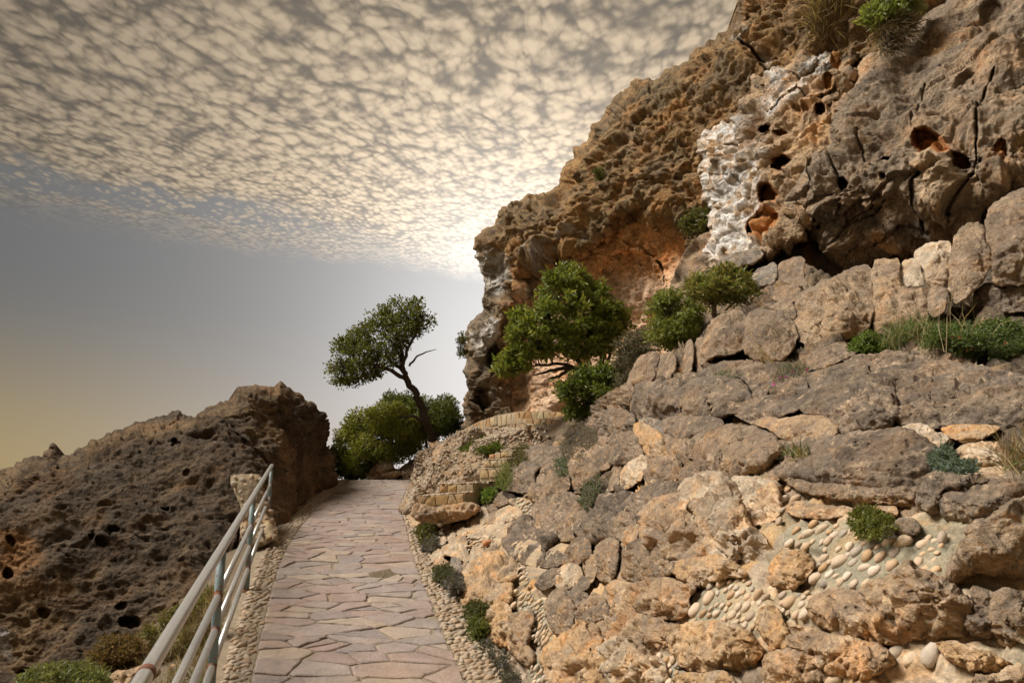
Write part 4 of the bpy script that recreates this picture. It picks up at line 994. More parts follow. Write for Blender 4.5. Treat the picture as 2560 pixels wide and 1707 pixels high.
boulder('C', [(695, 490), (760, 408), (900, 358), (1040, 328), (1144, 338), (1154, 400), (1100, 454), (980, 474), (860, 505)], 'dark', 'low knobbly boulder on the back of the huge grey one', facet=0.8)
boulder('C', [(1515, 285), (1560, 198), (1640, 163), (1780, 178), (1900, 188), (1964, 240), (1974, 355), (1800, 345), (1650, 335)], 'brown', 'blocky cracked boulder in front of the flowering herbs', cracks=[(T3('C', [(1800, 180), (1800, 330)]), 4, 0.06), (T3('C', [(1650, 330), (1660, 270), (1780, 235)]), 4, 0.06)])
boulder('C', [(1855, 1005), (1950, 928), (2120, 928), (2204, 960), (2264, 1090), (2204, 1194), (2090, 1204), (2050, 1134), (1920, 1104)], 'cream', 'cream white boulder in the hollow at the right edge', weather=0.0, off=0.12)
boulder('C', [(1555, 1380), (1590, 1240), (1680, 1148), (1800, 1138), (1900, 1178), (2060, 1212), (2000, 1244), (1800, 1264), (1730, 1352), (1764, 1484), (1650, 1474)], 'dark', 'curved dark boulder hugging the striped one')
boulder('C', [(1736, 1335), (1800, 1258), (2000, 1228), (2250, 1208), (2460, 1248), (2460, 1400), (2200, 1484), (1960, 1524), (1820, 1494), (1760, 1424)], 'dark', 'striped dark boulder at the right edge below the cream one', facet=0.6)
boulder('B', [(1790, 740), (1840, 640), (1900, 520), (1960, 395), (2080, 355), (2250, 238), (2470, 190), (2470, 910), (2150, 884), (1980, 844), (1850, 804)], 'brown', 'dark brown boulder with a tan rim at the right end of the pebbles', bulge=0.3, facet=0.7)
boulder('G', [(638, 1075), (720, 980), (880, 898), (1080, 818), (1200, 798), (1208, 960), (1222, 1050), (1213, 1200), (1180, 1274), (1000, 1344), (840, 1404), (740, 1384), (658, 1334), (636, 1200)], 'block', 'large tan block with a flat face and sharp corner under the cliff', 'rock', 'blocks under the overhang', 'rock_block', field=block_depth, bulge=0.28, facet=0.45, soft=4.0)
boulder('G', [(1208, 770), (1330, 748), (1428, 758), (1424, 930), (1440, 965), (1612, 962), (1622, 1190), (1550, 1244), (1380, 1294), (1230, 1304), (1218, 1180), (1230, 1050)], 'block', 'tall tan block right of the large flat faced block', 'rock', 'blocks under the overhang', 'rock_block', field=block_depth, bulge=0.18, facet=0.4, soft=4.0, weather=0.1)
boulder('G', [(1434, 770), (1530, 738), (1572, 770), (1604, 920), (1618, 955), (1434, 952)], 'pale', 'small pale block fitted between two taller blocks', 'rock', 'blocks under the overhang', 'rock_block', field=block_depth, bulge=0.2, facet=0.4, soft=4.0, weather=0.1)
boulder('G', [(1518, 712), (1590, 648), (1700, 613), (1802, 618), (1792, 760), (1772, 934), (1630, 942), (1590, 800)], 'pale', 'pinkish white block with a rough top in the shade of the overhang', 'rock', 'blocks under the overhang', 'rock_block', field=block_depth, bulge=0.26, facet=0.6, soft=3.5, weather=0.1)
boulder('G', [(1628, 960), (1772, 948), (1794, 1050), (1742, 1154), (1640, 1194)], 'block', 'low tan block beneath the pinkish white block', 'rock', 'blocks under the overhang', 'rock_block', field=block_depth, bulge=0.22, facet=0.5, soft=4.0)
boulder('G', [(1794, 710), (1830, 578), (1900, 488), (2044, 468), (2064, 600), (2104, 700), (2104, 822), (1960, 1004), (1880, 1064), (1786, 1044)], 'block', 'brown leaning block beside the big rounded block', 'rock', 'blocks under the overhang', 'rock_block', field=block_depth, bulge=0.24, facet=0.6, soft=3.0)
boulder('G', [(2056, 500), (2100, 348), (2250, 258), (2470, 190), (2470, 910), (2250, 934), (2100, 904), (2108, 700), (2058, 600)], 'brown', 'big rounded grey brown block at the right edge under the overhang', 'rock', 'blocks under the overhang', 'rock_block', field=block_depth, bulge=0.32, facet=0.6)
boulder('G', [(1950, 1010), (2100, 905), (2300, 925), (2470, 900), (2470, 1130), (2200, 1150), (2000, 1110)], 'dark', 'dark undercut ledge behind the herbs at the right edge', 'rock', 'blocks under the overhang', 'rock_block', field=block_depth, bulge=0.2, off=0.2)
boulder('G', [(-85, 1470), (-30, 1300), (0, 1220), (60, 1158), (150, 1128), (262, 1138), (268, 1300), (240, 1434), (120, 1464), (20, 1484), (-70, 1545)], 'brown', 'rounded brown block left of the dark joint', 'rock', 'blocks under the overhang', 'rock_block', field=block_depth, bulge=0.3, facet=0.5, soft=3.5)
boulder('G', [(275, 1160), (340, 1118), (450, 1128), (560, 1158), (632, 1210), (642, 1350), (600, 1454), (500, 1514), (330, 1514), (250, 1424), (267, 1300)], 'brown', 'rounded brown block right of the dark joint', 'rock', 'blocks under the overhang', 'rock_block', field=block_depth, bulge=0.3, facet=0.5, soft=3.5)
boulder('E', [(505, 310), (540, 180), (590, 98), (680, 58), (742, 88), (732, 180), (702, 272), (640, 302), (560, 365)], 'brown', 'leaning brown block left of the narrow gap beside the dry shrub', 'rock', 'blocks under the overhang', 'rock_block', field=block_depth, bulge=0.28, facet=0.5, soft=3.5)
boulder('E', [(742, 82), (830, 48), (874, 100), (852, 242), (770, 294), (706, 282), (738, 180)], 'brown', 'brown block right of the narrow gap beside the dry shrub', 'rock', 'blocks under the overhang', 'rock_block', field=block_depth, bulge=0.28, facet=0.5, soft=3.5)
boulder('E', [(918, 225), (928, 60), (955, -30), (998, -40), (1000, 180), (960, 225)], 'brown', 'narrow upright slab left of the two rounded blocks', 'rock', 'blocks under the overhang', 'rock_block', field=block_depth, bulge=0.3, facet=0.4, soft=4.0)
boulder('E', [(1004, -30), (1092, -60), (1092, 195), (1010, 205)], 'brown', 'upright slab tucked against the rounded block', 'rock', 'blocks under the overhang', 'rock_block', field=block_depth, bulge=0.2, facet=0.4, soft=4.0, off=0.15)
boulder('G', [(280, 885), (380, 808), (500, 758), (503, 912), (420, 944), (320, 944)], 'grey', 'grey square block behind the yellow flowered shrub', 'rock', 'blocks under the overhang', 'rock_block', field=block_depth, bulge=0.25, facet=0.5, soft=4.0)
boulder('G', [(515, 760), (600, 738), (702, 728), (700, 860), (720, 940), (600, 940), (512, 905)], 'brown', 'brown square block below the orange stained rock', 'rock', 'blocks under the overhang', 'rock_block', field=block_depth, bulge=0.22, facet=0.5, soft=4.0)
boulder('G', [(490, 945), (640, 930), (690, 985), (645, 1075), (470, 1065)], 'brown', 'shallow brown block between two dark clefts', 'rock', 'blocks under the overhang', 'rock_block', field=block_depth, bulge=0.22, facet=0.5, soft=4.0)
boulder('G', [(385, 1085), (500, 1058), (640, 1078), (642, 1195), (580, 1195), (500, 1135)], 'brown', 'thin flat rock lying on the right rounded block', 'rock', 'blocks under the overhang', 'rock_block', field=block_depth, bulge=0.25)
boulder('G', [(-60, 850), (20, 790), (150, 700), (310, 678), (384, 690), (374, 762), (250, 795), (100, 845), (0, 880)], 'grey', 'smooth grey ledge sloping down to the cave', 'rock', 'blocks under the overhang', 'rock_block', field=block_depth, bulge=0.25, facet=0.6, off=0.5)
boulder('G', [(150, 600), (300, 625), (490, 560), (500, 700), (380, 720), (300, 690), (160, 720), (60, 740), (20, 640)], 'tan', 'tan ledge below the white hollowed cliff', 'rock', 'blocks under the overhang', 'rock_block', field=block_depth, bulge=0.2, off=0.9)
for crop, pts, kind in [('E', [(780, 290), (850, 248), (914, 290), (902, 345), (840, 335)], 'dark'), ('C', [(990, 320), (1120, 258), (1244, 280), (1224, 345), (1130, 338)], 'dark'), ('C', [(1215, 360), (1290, 248), (1430, 248), (1522, 280), (1564, 330), (1400, 375), (1260, 405)], 'brown'),
    ('C', [(725, 315), (830, 228), (960, 188), (1084, 210), (1064, 262), (960, 314), (880, 344), (790, 354)], 'brown'), ('C', [(640, 1194), (900, 1230), (1200, 1262), (1500, 1250), (1584, 1244), (1554, 1350), (1420, 1394), (1200, 1354), (1000, 1344), (850, 1314), (720, 1274)], 'brown'),
    ('C', [(1755, 800), (2000, 788), (2154, 800), (2100, 855), (1950, 914), (1830, 884)], 'orange'), ('E', [(920, 240), (1000, 215), (1080, 230), (1050, 280), (960, 320), (915, 340)], 'dark'), ('E', [(1080, 220), (1200, 150), (1400, 140), (1500, 160), (1600, 220), (1560, 320), (1420, 320), (1380, 270), (1250, 250), (1120, 255)], 'dark'),
    ('E', [(1430, 320), (1520, 300), (1560, 370), (1500, 410), (1400, 420)], 'dark'), ('E', [(200, 590), (300, 520), (400, 500), (480, 510), (540, 560), (540, 640), (440, 640), (330, 690), (240, 680)], 'dark'), ('E', [(40, 880), (120, 790), (260, 760), (380, 790), (370, 880), (300, 960), (240, 1040), (120, 1060), (60, 1000)], 'brown'),
    ('E', [(370, 860), (380, 720), (460, 660), (560, 690), (600, 800), (560, 870), (450, 905), (400, 895)], 'dark'), ('E', [(520, 830), (570, 770), (620, 790), (620, 840), (550, 860)], 'brown'), ('E', [(560, 640), (640, 600), (760, 680), (780, 760), (820, 840), (700, 850), (620, 770)], 'orange'), ('E', [(610, 570), (720, 560), (790, 640), (780, 710), (700, 670), (620, 610)], 'grey'),
    ('E', [(640, 860), (740, 845), (880, 870), (900, 960), (840, 1020), (700, 1040), (625, 980)], 'brown'), ('E', [(450, 1000), (500, 910), (600, 860), (640, 870), (620, 1000), (540, 1060), (450, 1090)], 'cream'), ('E', [(365, 1080), (400, 920), (455, 920), (440, 1060), (390, 1090)], 'brown'), ('E', [(900, 960), (1030, 880), (1120, 960), (1190, 1010), (1050, 1030), (940, 1060)], 'brown'),
    ('E', [(575, 1150), (620, 1090), (760, 1040), (880, 1040), (920, 1100), (880, 1150), (800, 1180), (700, 1210), (620, 1200)], 'dark'), ('E', [(200, 700), (300, 690), (380, 700), (350, 740), (260, 760)], 'brown'), ('A', [(815, 330), (830, 200), (880, 130), (960, 150), (1050, 170), (1000, 230), (1000, 330), (920, 350)], 'dark'),
    ('A', [(930, 130), (950, 40), (1050, 20), (1200, 40), (1190, 140), (1120, 170), (1040, 160)], 'dark'), ('A', [(380, 200), (440, 150), (560, 140), (620, 190), (600, 260), (480, 280), (380, 260)], 'brown'), ('A', [(260, 40), (330, 0), (390, 20), (370, 100), (300, 140), (250, 130)], 'tan'), ('A', [(690, 60), (740, -20), (840, -50), (900, 0), (840, 50)], 'grey'),
    ('E', [(1460, 990), (1530, 940), (1600, 960), (1640, 1010), (1580, 1040), (1500, 1020)], 'tan'), ('C', [(1100, 200), (1180, 120), (1220, 130), (1200, 220), (1120, 240)], 'dark'), ('B', [(1150, 250), (1300, 240), (1400, 260), (1380, 330), (1240, 320)], 'orange')]:
    slope_stone(crop, pts, kind)

# ------------------------------------------------------------------ pebbles set in the mortar
def build_wall_pebbles():
    rng = np.random.default_rng(33); items = []
    for q, s in zip(ZONES, ZSIZE):
        q = np.array(q); lo, hi = q.min(0), q.max(0); got = []
        for _ in range(1500):
            p = rng.uniform(lo, hi)
            if psd(q, p[:1], p[1:])[0] < s * 0.3: continue
            sz = s * rng.choice([0.5, 0.72, 0.92, 1.2], p=[0.25, 0.32, 0.28, 0.15])
            if all(math.hypot(*((p - g[:2]) * (1.12, 0.88))) > (sz + g[2]) * 0.50 for g in got): got.append((*p, sz))
        items += got
    items += [(*p, s) for p, s in zip(T3('B', [(1385, 1355), (1510, 1385), (1655, 1360), (580, 120), (545, 188), (632, 195), (542, 270), (515, 352), (920, 1555)]), (42, 34, 46, 16, 18, 24, 14, 20, 36))]
    out = []
    for u, v, s in items:
        d = float(slope_depth(np.array([u]), np.array([v]))[0])
        p = at(np.array([u]), np.array([v]), np.array([d + 0.016 + rng.normal(0, 0.004)]))[0]
        e = 6.0
        a = at(np.array([u + e, u]), np.array([v, v + e]), slope_depth(np.array([u + e, u]), np.array([v, v + e])))
        b = at(np.array([u]), np.array([v]), np.array([d]))[0]
        n = np.cross(a[1] - b, a[0] - b); n /= np.linalg.norm(n)
        if n @ (b - EYE) > 0: n = -n
        ang = rng.normal(1.15, 0.45)
        right = np.array([0.85, -0.5, 0]); up = np.array([0.0, 0.0, 1.0])
        n2 = n + rng.normal(0, 0.12, 3)
        # long axis mostly upright in the wall
        t = Vector(n2).normalized().orthogonal().normalized(); bb = Vector(n2).normalized().cross(t)
        want = Vector(up * math.sin(ang) + right * math.cos(ang))
        angle = math.atan2(want.dot(bb), want.dot(t))
        out.append((p, n2, s * d / F_PX * 1.42, angle))
    out.sort(key=lambda t: -t[2])
    pebbles(rock_wall, [(p - np.array(rock_wall.location) * 0, n, s, a) for p, n, s, a in out], lib=PEB_ME2)
    print('wall pebbles', len(out))
build_wall_pebbles()

# clay drain pipe poking out of the wall
def tube_mesh(pts, rad, sides=8, cap=True):
    pts = np.asarray(pts, float); rad = np.broadcast_to(np.asarray(rad, float), (len(pts),))
    tg = np.gradient(pts, axis=0); tg /= np.linalg.norm(tg, axis=1)[:, None] + 1e-9
    ref = np.array([0.31, 0.2, 0.93]); V = []
    for p, t, r in zip(pts, tg, rad):
        a = np.cross(t, ref); a /= np.linalg.norm(a) + 1e-9; b = np.cross(t, a)
        th = np.arange(sides) * 2 * math.pi / sides
        V.append(p + r * (np.cos(th)[:, None] * a + np.sin(th)[:, None] * b))
    V = np.vstack(V); i = np.arange(sides); j = (i + 1) % sides; q = []
    for k in range(len(pts) - 1): q.append(np.c_[k * sides + i, k * sides + j, (k + 1) * sides + j, (k + 1) * sides + i])
    q = np.vstack(q); t = np.zeros((0, 3), int)
    if cap:
        n = len(V); V = np.vstack([V, pts[:1], pts[-1:]])
        t = np.vstack([np.c_[j, i, np.full(sides, n)], np.c_[(len(pts) - 1) * sides + i, (len(pts) - 1) * sides + j, np.full(sides, n + 1)]])
    return V, q, t
def tubes(name, lines, mat, parent=None, sides=8):
    Vs, Qs, Ts, off = [], [], [], 0
    for pts, rad in lines:
        V, q, t = tube_mesh(pts, rad, sides)
        Vs.append(V); Qs.append(q + off); Ts.append(t + off); off += len(V)
    return link(name, mesh(name, np.vstack(Vs), [np.vstack(Qs), np.vstack(Ts)]), parent, MATS[mat])
pu, pv = T3('A', [(657, 742)])[0]
pd = float(slope_depth(np.array([pu]), np.array([pv]))[0])
pp = at(np.array([pu]), np.array([pv]), np.array([pd - 0.1]))[0]
pipe = tubes('drain_pipe', [([pp + (-0.03, -0.04, 0), pp + (0.0, 0.0, 0.0), pp + (0.2, 0.2, 0.02)], [0.03, 0.03, 0.03])], 'pipe_clay', None, 14)
tag(pipe, 'short clay drain pipe poking out of the stone wall', 'pipe')

# ------------------------------------------------------------------ left outcrop
out_poly = D([(-90, 1130), (0, 1088), (60, 1060), (98, 1050), (118, 1020), (130, 1024), (133, 1048), (180, 1035), (250, 1000), (330, 965), (412, 943), (420, 958), (500, 934), (560, 886), (612, 878), (650, 874), (672, 896), (704, 922), (748, 966), (754, 1002), (744, 1008), (772, 1050), (784, 1106), (742, 1134), (692, 1174), (645, 1236), (640, 1290), (570, 1330), (500, 1400), (400, 1500), (330, 1560), (200, 1660), (-90, 1720)])
out_d = tps([(a * K, b * K, c) for a, b, c in [(-60, 1120, 9.6), (0, 1300, 8.8), (0, 1500, 8.2), (130, 1040, 10.1), (400, 950, 11.2), (300, 1150, 9.5), (300, 1300, 8.9), (300, 1500, 8.2), (450, 1250, 9.1), (470, 1400, 8.5), (520, 1200, 9.4), (620, 1100, 10.6), (640, 880, 12.4), (560, 1000, 10.9), (700, 1000, 13.0), (640, 1230, 9.7), (700, 1165, 11.9), (775, 1095, 15.6), (750, 990, 15.0), (580, 1300, 9.0)]])
out_holes = [(a * K, b * K, r * K, q * K, d) for a, b, r, q, d in [(280, 1392, 16, 13, 0.35), (90, 1394, 14, 11, 0.3), (230, 1245, 9, 8, 0.3), (238, 1245, 10, 9, 0.3), (445, 975, 14, 8, 0.5), (405, 1022, 12, 8, 0.4), (400, 1010, 9, 7, 0.4), (430, 1092, 10, 8, 0.2), (20, 1320, 12, 14, 0.4), (30, 1250, 10, 9, 0.3), (265, 1220, 14, 7, 0.35), (215, 1235, 8, 9, 0.3), (380, 1170, 10, 6, 0.3), (300, 1430, 26, 16, 0.5), (50, 1530, 20, 14, 0.4)]]
def out_depth(U, V, sd):
    return out_d(U, V) + 1.3 * (1 - np.sqrt(np.clip(1 - (1 - np.clip(sd / 40, 0, 1)) ** 2, 0, 1)))
def out_carve(U, V):
    d = carve_holes(U, V, out_holes) * 0.5
    d = d + carve_cracks(U, V, [(D([(545, 1100), (560, 1160), (545, 1240), (520, 1300)]), 10, 0.35), (D([(500, 940), (530, 990), (600, 1060), (640, 1090)]), 8, 0.25)], 7)
    return d
def out_disp(P, U, V, sd):
    f1, c1 = facets(P, 0.7, 61, 0.35)
    Q = P * np.array([0.8, 0.8, 1.3])
    up = ss(V, 1180, 1020)
    wp = Q + np.stack([fbm(Q, 2.0, 2, 84), fbm(Q, 2.0, 2, 85), fbm(Q, 2.0, 2, 86)], -1) * 0.3
    f2, c2 = facets(P * np.array([1.2, 1, 0.7]), 1.6, 62, 0.3)
    return fbm(P, 0.55, 4, 63) * 0.34 + f1 * 0.22 + f2 * 0.14 + fbm(Q, 2.6, 6, 64, 0.68) * 0.11 + fbm(Q, 6, 3, 67, 0.6, True) * 0.035 - (0.16 * pits(wp, 2.2, 11, 0.22) + 0.13 * pits(wp, 4.5, 12, 0.35) + 0.09 * pits(wp, 9.0, 13, 0.5)) * (0.55 + 0.75 * up) 
def out_col(P, U, V, sd, N):
    n = fbm(P, 0.8, 4, 65); m = fbm(P, 3, 4, 66)
    c = lerp((0.078, 0.057, 0.038), (0.165, 0.108, 0.057), ss(n + m * 0.4, -0.2, 0.35))
    c = lerp(c, (0.30, 0.145, 0.05), ss(psd(D([(0, 1230), (90, 1220), (110, 1290), (60, 1330), (0, 1340)]), U + n * 60, V + m * 50), -10, 30) * 0.6)
    c = lerp(c, (0.21, 0.14, 0.088), ss(V - (U - 500 * K) * 0.0, 1290, 1480) * ss(n, -0.2, 0.3) * ss(U, 200, 420) * 0.6)
    c = lerp(c, (0.20, 0.132, 0.082), ss(U, 560, 700) * ss(V, 1060, 1250) * ss(m, -0.25, 0.2) * 0.8)
    c = lerp(c, (0.42, 0.41, 0.40), ss(psd(D([(-60, 1420), (40, 1440), (30, 1500), (-60, 1560)]), U + n * 70, V), -5, 12) * ss(m, -0.2, 0.1) * 0.8)
    return c
outc = relief('rock_outcrop', out_poly, out_depth, 'outcrop_rock', out_col, step=2.3, jag=13, dispfn=out_disp, thick=3.5, seed=31, att=18, noise_scale=0.024, carve=out_carve)
tag(outc, 'long dark brown pitted rock outcrop left of the railing', 'rock')

# pebble-faced masonry at the end of the railing
pil_poly = D([(524, 1092), (560, 1088), (602, 1086), (606, 1120), (618, 1160), (634, 1200), (640, 1236), (614, 1250), (570, 1260), (548, 1230), (556, 1170), (540, 1130)])
pil_depth = tps([(a * K, b * K, c) for a, b, c in [(530, 1095, 9.7), (600, 1090, 9.8), (560, 1180, 9.3), (620, 1180, 9.6), (600, 1245, 8.9), (640, 1230, 9.0)]])
pillar = relief('mortar_body', pil_poly, lambda U, V, sd: pil_depth(U, V) - 0.35 - 0.12 * ss(sd, 0, 14), 'mortar', lambda P, U, V, sd, N: lerp((0.27, 0.21, 0.13), (0.20, 0.155, 0.10), ss(fbm(P, 3, 3, 71), -0.2, 0.3)), step=2.3, jag=3, thick=0.7, seed=44,
    dispfn=lambda P, U, V, sd: fbm(P, 4, 4, 72) * 0.05)
pillar.name = 'masonry_end'
tag(pillar, 'small pebble studded masonry end wall behind the last railing post', 'wall')
rng = np.random.default_rng(8); it = []
got = []
for _ in range(900):
    p = rng.uniform((524 * K, 1086 * K), (640 * K, 1260 * K))
    if psd(pil_poly, p[:1], p[1:])[0] < 5 or any(math.hypot(p[0] - g[0], p[1] - g[1]) < 14 for g in got): continue
    got.append(p)
    d = float(pil_depth(p[:1], p[1:])[0]) - 0.455
    it.append((at(p[:1], p[1:], np.array([d]))[0], (0.3, -1, 0.35), rng.uniform(0.06, 0.12), rng.uniform(0, 3)))
pebbles(pillar, it)

# ------------------------------------------------------------------ cobbled bank and stairs beyond the wall
bank_poly = D([(862, 1106), (905, 1085), (940, 1060), (985, 1028), (1040, 998), (1090, 978), (1170, 972), (1240, 980), (1300, 985), (1300, 1040), (1180, 1060), (1120, 1100), (1060, 1130), (1000, 1160), (960, 1185), (930, 1190), (925, 1170), (945, 1140), (960, 1105)])
bank_d = tps([(a * K, b * K, c) for a, b, c in [(862, 1104, 17.4), (950, 1100, 16.2), (960, 1150, 12.4), (935, 1190, 11.2), (985, 1030, 16.4), (1060, 985, 15.8), (1150, 970, 14.6), (1290, 980, 13.2), (1120, 1090, 10.9), (1050, 1060, 12.8), (1000, 1150, 11.0), (1290, 1040, 11.2), (1180, 1040, 11.8)]])
bank = relief('cobbled_bank', bank_poly, lambda U, V, sd: bank_d(U, V) - 0.25 + 0.5 * (1 - np.clip(sd / 24, 0, 1)) ** 2, 'earth', lambda P, U, V, sd, N: lerp((0.36, 0.265, 0.17), (0.20, 0.15, 0.10), ss(fbm(P, 1.2, 4, 75), -0.15, 0.25)), step=2.5, jag=4, thick=1.5, seed=46,
    dispfn=lambda P, U, V, sd: fbm(P, 0.8, 4, 76) * 0.25 + facets(P, 1.6, 77)[0] * 0.7 + fbm(P, 4, 4, 78, 0.6) * 0.09)
tag(bank, 'pebble covered bank rounding up from the path to the stairs', 'bank')
def scatter_on(o, parent, poly_list, n, size, seed, limit=300, nm='pebble_bed'):
    """pebbles on the front of a solid, found by casting rays from above the path onto it"""
    rng = np.random.default_rng(seed); items = []
    dg = bpy.context.evaluated_depsgraph_get()
    for poly in poly_list:
        q = np.array(poly); lo, hi = q.min(0), q.max(0); k = 0
        cand = rng.uniform(lo, hi, (n * 3, 2)); cand = cand[inside(poly, cand[:, 0], cand[:, 1])][:n]
        R = rays(cand[:, 0], cand[:, 1])
        for r in R:
            ok, loc, nr, _ = o.ray_cast(Vector(EYE), Vector(r))
            if not ok: continue
            nr = np.array(nr); nr = nr if nr @ r < 0 else -nr
            items.append((np.array(loc) + nr * 0.004, nr + rng.normal(0, 0.2, 3), rng.uniform(*size), rng.uniform(0, 3.14)))
    pebbles(parent, items, limit, nm)
bpy.context.view_layer.update()
scatter_on(bank, bank, [D([(866, 1104), (905, 1085), (940, 1062), (985, 1030), (1040, 1000), (1000, 1050), (990, 1100), (960, 1150), (925, 1185), (945, 1130), (950, 1105)])], 1500, (0.055, 0.095), 3)
scatter_on(bank, bank, [D([(1040, 1000), (1090, 980), (1200, 985), (1180, 1000), (1060, 1020)]), bank_poly, D([(1010, 1110), (1140, 1080), (1150, 1100), (1000, 1140)])], 700, (0.05, 0.085), 4, 0, 'pebble_bed')

def clad_step(parent, quad, depth0, depth1, thick, seed, name='step', nst=6, cols=None):
    """a riser given by four corners (tl, tr, br, bl) faced with irregular yellow stones and topped by a pebbled tread"""
    tl, tr, br, bl = [np.array(p) for p in quad]
    P = [at(*[np.array([q]) for q in p], np.array([d]))[0] for p, d in ((tl, depth0), (tr, depth1), (br, depth1), (bl, depth0))]
    u = P[1] - P[0]; L = np.linalg.norm(u); u = u / L
    h = max(0.08, P[0][2] - P[3][2]); back = np.cross(np.array([0, 0, 1.0]), u); back /= np.linalg.norm(back)
    if back[1] < 0: back = -back
    ov = 0.02
    c = P[0]
    def box(a0, a1, z0, z1, b0, b1):
        V = []
        for a, z, b in [(a0, z0, b0), (a1, z0, b0), (a1, z1, b0), (a0, z1, b0), (a0, z0, b1), (a1, z0, b1), (a1, z1, b1), (a0, z1, b1)]:
            V.append(c + u * a + np.array([0, 0, 1.0]) * z + back * b)
        return np.array(V), np.array([[0, 1, 2, 3], [5, 4, 7, 6], [3, 2, 6, 7], [0, 4, 5, 1], [0, 3, 7, 4], [1, 5, 6, 2]])
    V, f = box(0, L, -h - 0.06, 0, 0, thick)
    st = link(name, mesh(name, V, [f], np.full((8, 3), (0.36, 0.30, 0.21)), smooth=False), parent, MATS['mortar'])
    rng = np.random.default_rng(seed)
    cw = max(0.14, L / nst); nx, nz = max(2, int(round(L / cw))), max(1, int(round(h / 0.17)))
    seeds = np.array([[(i + 0.5 + rng.uniform(-0.34, 0.34) + 0.3 * (j % 2)) * L / nx, -(j + 0.5 + rng.uniform(-0.25, 0.25)) * h / nz] for j in range(nz) for i in range(nx)])
    for k, sp in enumerate(seeds):
        ring = np.array([[0.004, -h], [L - 0.004, -h], [L - 0.004, -0.004], [0.004, -0.004]])
        for j, q in enumerate(seeds):
            if j != k and len(ring) > 2: ring = clip_half(ring, (q + sp) / 2, q - sp)
        if len(ring) < 3: continue
        cen = ring.mean(0); ring = cen + (ring - cen) * 0.92 + rng.normal(0, 0.005, ring.shape)
        n = len(ring)
        def lift(r, b): return np.array([c + u * x + np.array([0, 0, 1.0]) * z - back * b for x, z in r])
        V = np.vstack([lift(ring, -0.01), lift(cen + (ring - cen) * 0.95, 0.014 + rng.uniform(0, 0.01)), lift(cen[None], 0.022 + rng.uniform(0, 0.012))])
        i = np.arange(n); j = (i + 1) % n
        me = mesh('facing_stone', V, [np.c_[i, j, n + j, n + i], np.c_[n + i, n + j, np.full(n, 2 * n)]], smooth=False)
        link('facing_stone', me, st, MATS['cladding'])
    return st, c, u, L, back
stairs = empty('stone_stairs', tuple(at(np.array([1100.]), np.array([1268.]), np.array([9.6]))[0]))
bpy.context.view_layer.update()
tag(stairs, 'rough stairs with yellow stone risers climbing to the cave terrace', 'stairs')
def tread(st, c, u, L, back, depth, seed):
    rng = np.random.default_rng(seed); it = []
    for _ in range(int(L * depth * 260)):
        a, b = rng.uniform(0, L), rng.uniform(-0.01, depth)
        it.append((c + u * a + back * b + np.array([0, 0, 0.006]), (0, 0, 1), rng.uniform(0.05, 0.085), rng.uniform(0, 3)))
    pebbles(st, it, 0, 'tread_pebbles')
for i, (q, d0, d1, th, n) in enumerate([([(1045, 1242), (1162, 1232), (1162, 1250), (1050, 1268)], 9.2, 9.0, 0.9, 6), ([(1098, 1211), (1186, 1208), (1186, 1229), (1098, 1232)], 9.9, 9.7, 0.9, 6), ([(1200, 1174), (1262, 1171), (1262, 1192), (1200, 1194)], 10.5, 10.2, 0.9, 3),
        ([(1209, 1151), (1270, 1148), (1270, 1168), (1209, 1169)], 11.0, 10.7, 0.9, 3), ([(1224, 1136), (1284, 1126), (1284, 1140), (1224, 1148)], 11.5, 11.1, 0.9, 4)]):
    st, c, u, L, bk = clad_step(stairs, q, d0, d1, th, 60 + i, 'step', n)
    tread(st, c, u, L, bk, 0.55, 80 + i)
    for ch in [st]: ch.matrix_parent_inverse = stairs.matrix_basis.inverted()
stone(D([(952, 1152), (1010, 1165), (1062, 1152), (1105, 1160), (1085, 1188), (1000, 1205), (945, 1190)]), 'tan', name='stone', parent=slope, field=lambda U, V: np.full(np.shape(U), 8.8), bulge=0.3)
terrace = empty('terrace_wall', tuple(at(np.array([1300.]), np.array([1085.]), np.array([13.2]))[0]))
tag(terrace, 'low curved terrace wall faced with yellow stones below the cave', 'wall')
segs = [((1163, 1070), (1200, 1052), 15.8, 15.2, 12), ((1200, 1052), (1245, 1037), 15.2, 14.4, 24), ((1245, 1037), (1300, 1028), 14.4, 13.6, 30), ((1300, 1028), (1360, 1028), 13.6, 13.2, 20), ((1360, 1028), (1424, 1031), 13.2, 12.8, 18), ((1308, 1046), (1366, 1046), 12.9, 12.6, 20), ((1366, 1046), (1428, 1050), 12.6, 12.3, 20), ((1306, 1058), (1322, 1062), 12.75, 12.5, 30)]
for i, (a, b, d0, d1, h) in enumerate(segs):
    st, *_ = clad_step(terrace, [a, b, (b[0], b[1] + h), (a[0], a[1] + h)], d0, d1, 0.35, 100 + i, 'wall_section', 5)
    st.matrix_parent_inverse = terrace.matrix_basis.inverted()
# far kerb stones at the crest and the stub pier where the wall begins
pier_poly = T3('A', [(10, 470), (60, 450), (160, 455), (175, 500), (165, 590), (110, 620), (40, 615), (15, 560)])
pier = stone(pier_poly, 'cream', name='stone_pier', bulge=0.5, off=-0.1, facet=1.2)
tag(pier, 'stub pier of stacked cream stones where the wall meets the path', 'pier')
for i, pts in enumerate([[(20, 480), (90, 462), (160, 478), (150, 515), (60, 520)], [(25, 525), (110, 520), (125, 560), (40, 565)], [(40, 570), (120, 565), (112, 612), (50, 612)]]):
    o = stone(T3('A', pts), 'cream', name='stone', bulge=0.35, off=-0.28)
    o.parent = pier
crest = stone(D([(838, 1098), (860, 1072), (880, 1048), (905, 1052), (900, 1075), (925, 1078), (905, 1096), (870, 1104)]), 'tan', name='crest_rock', bulge=0.4, field=lambda U, V: np.full(np.shape(U), 17.3))
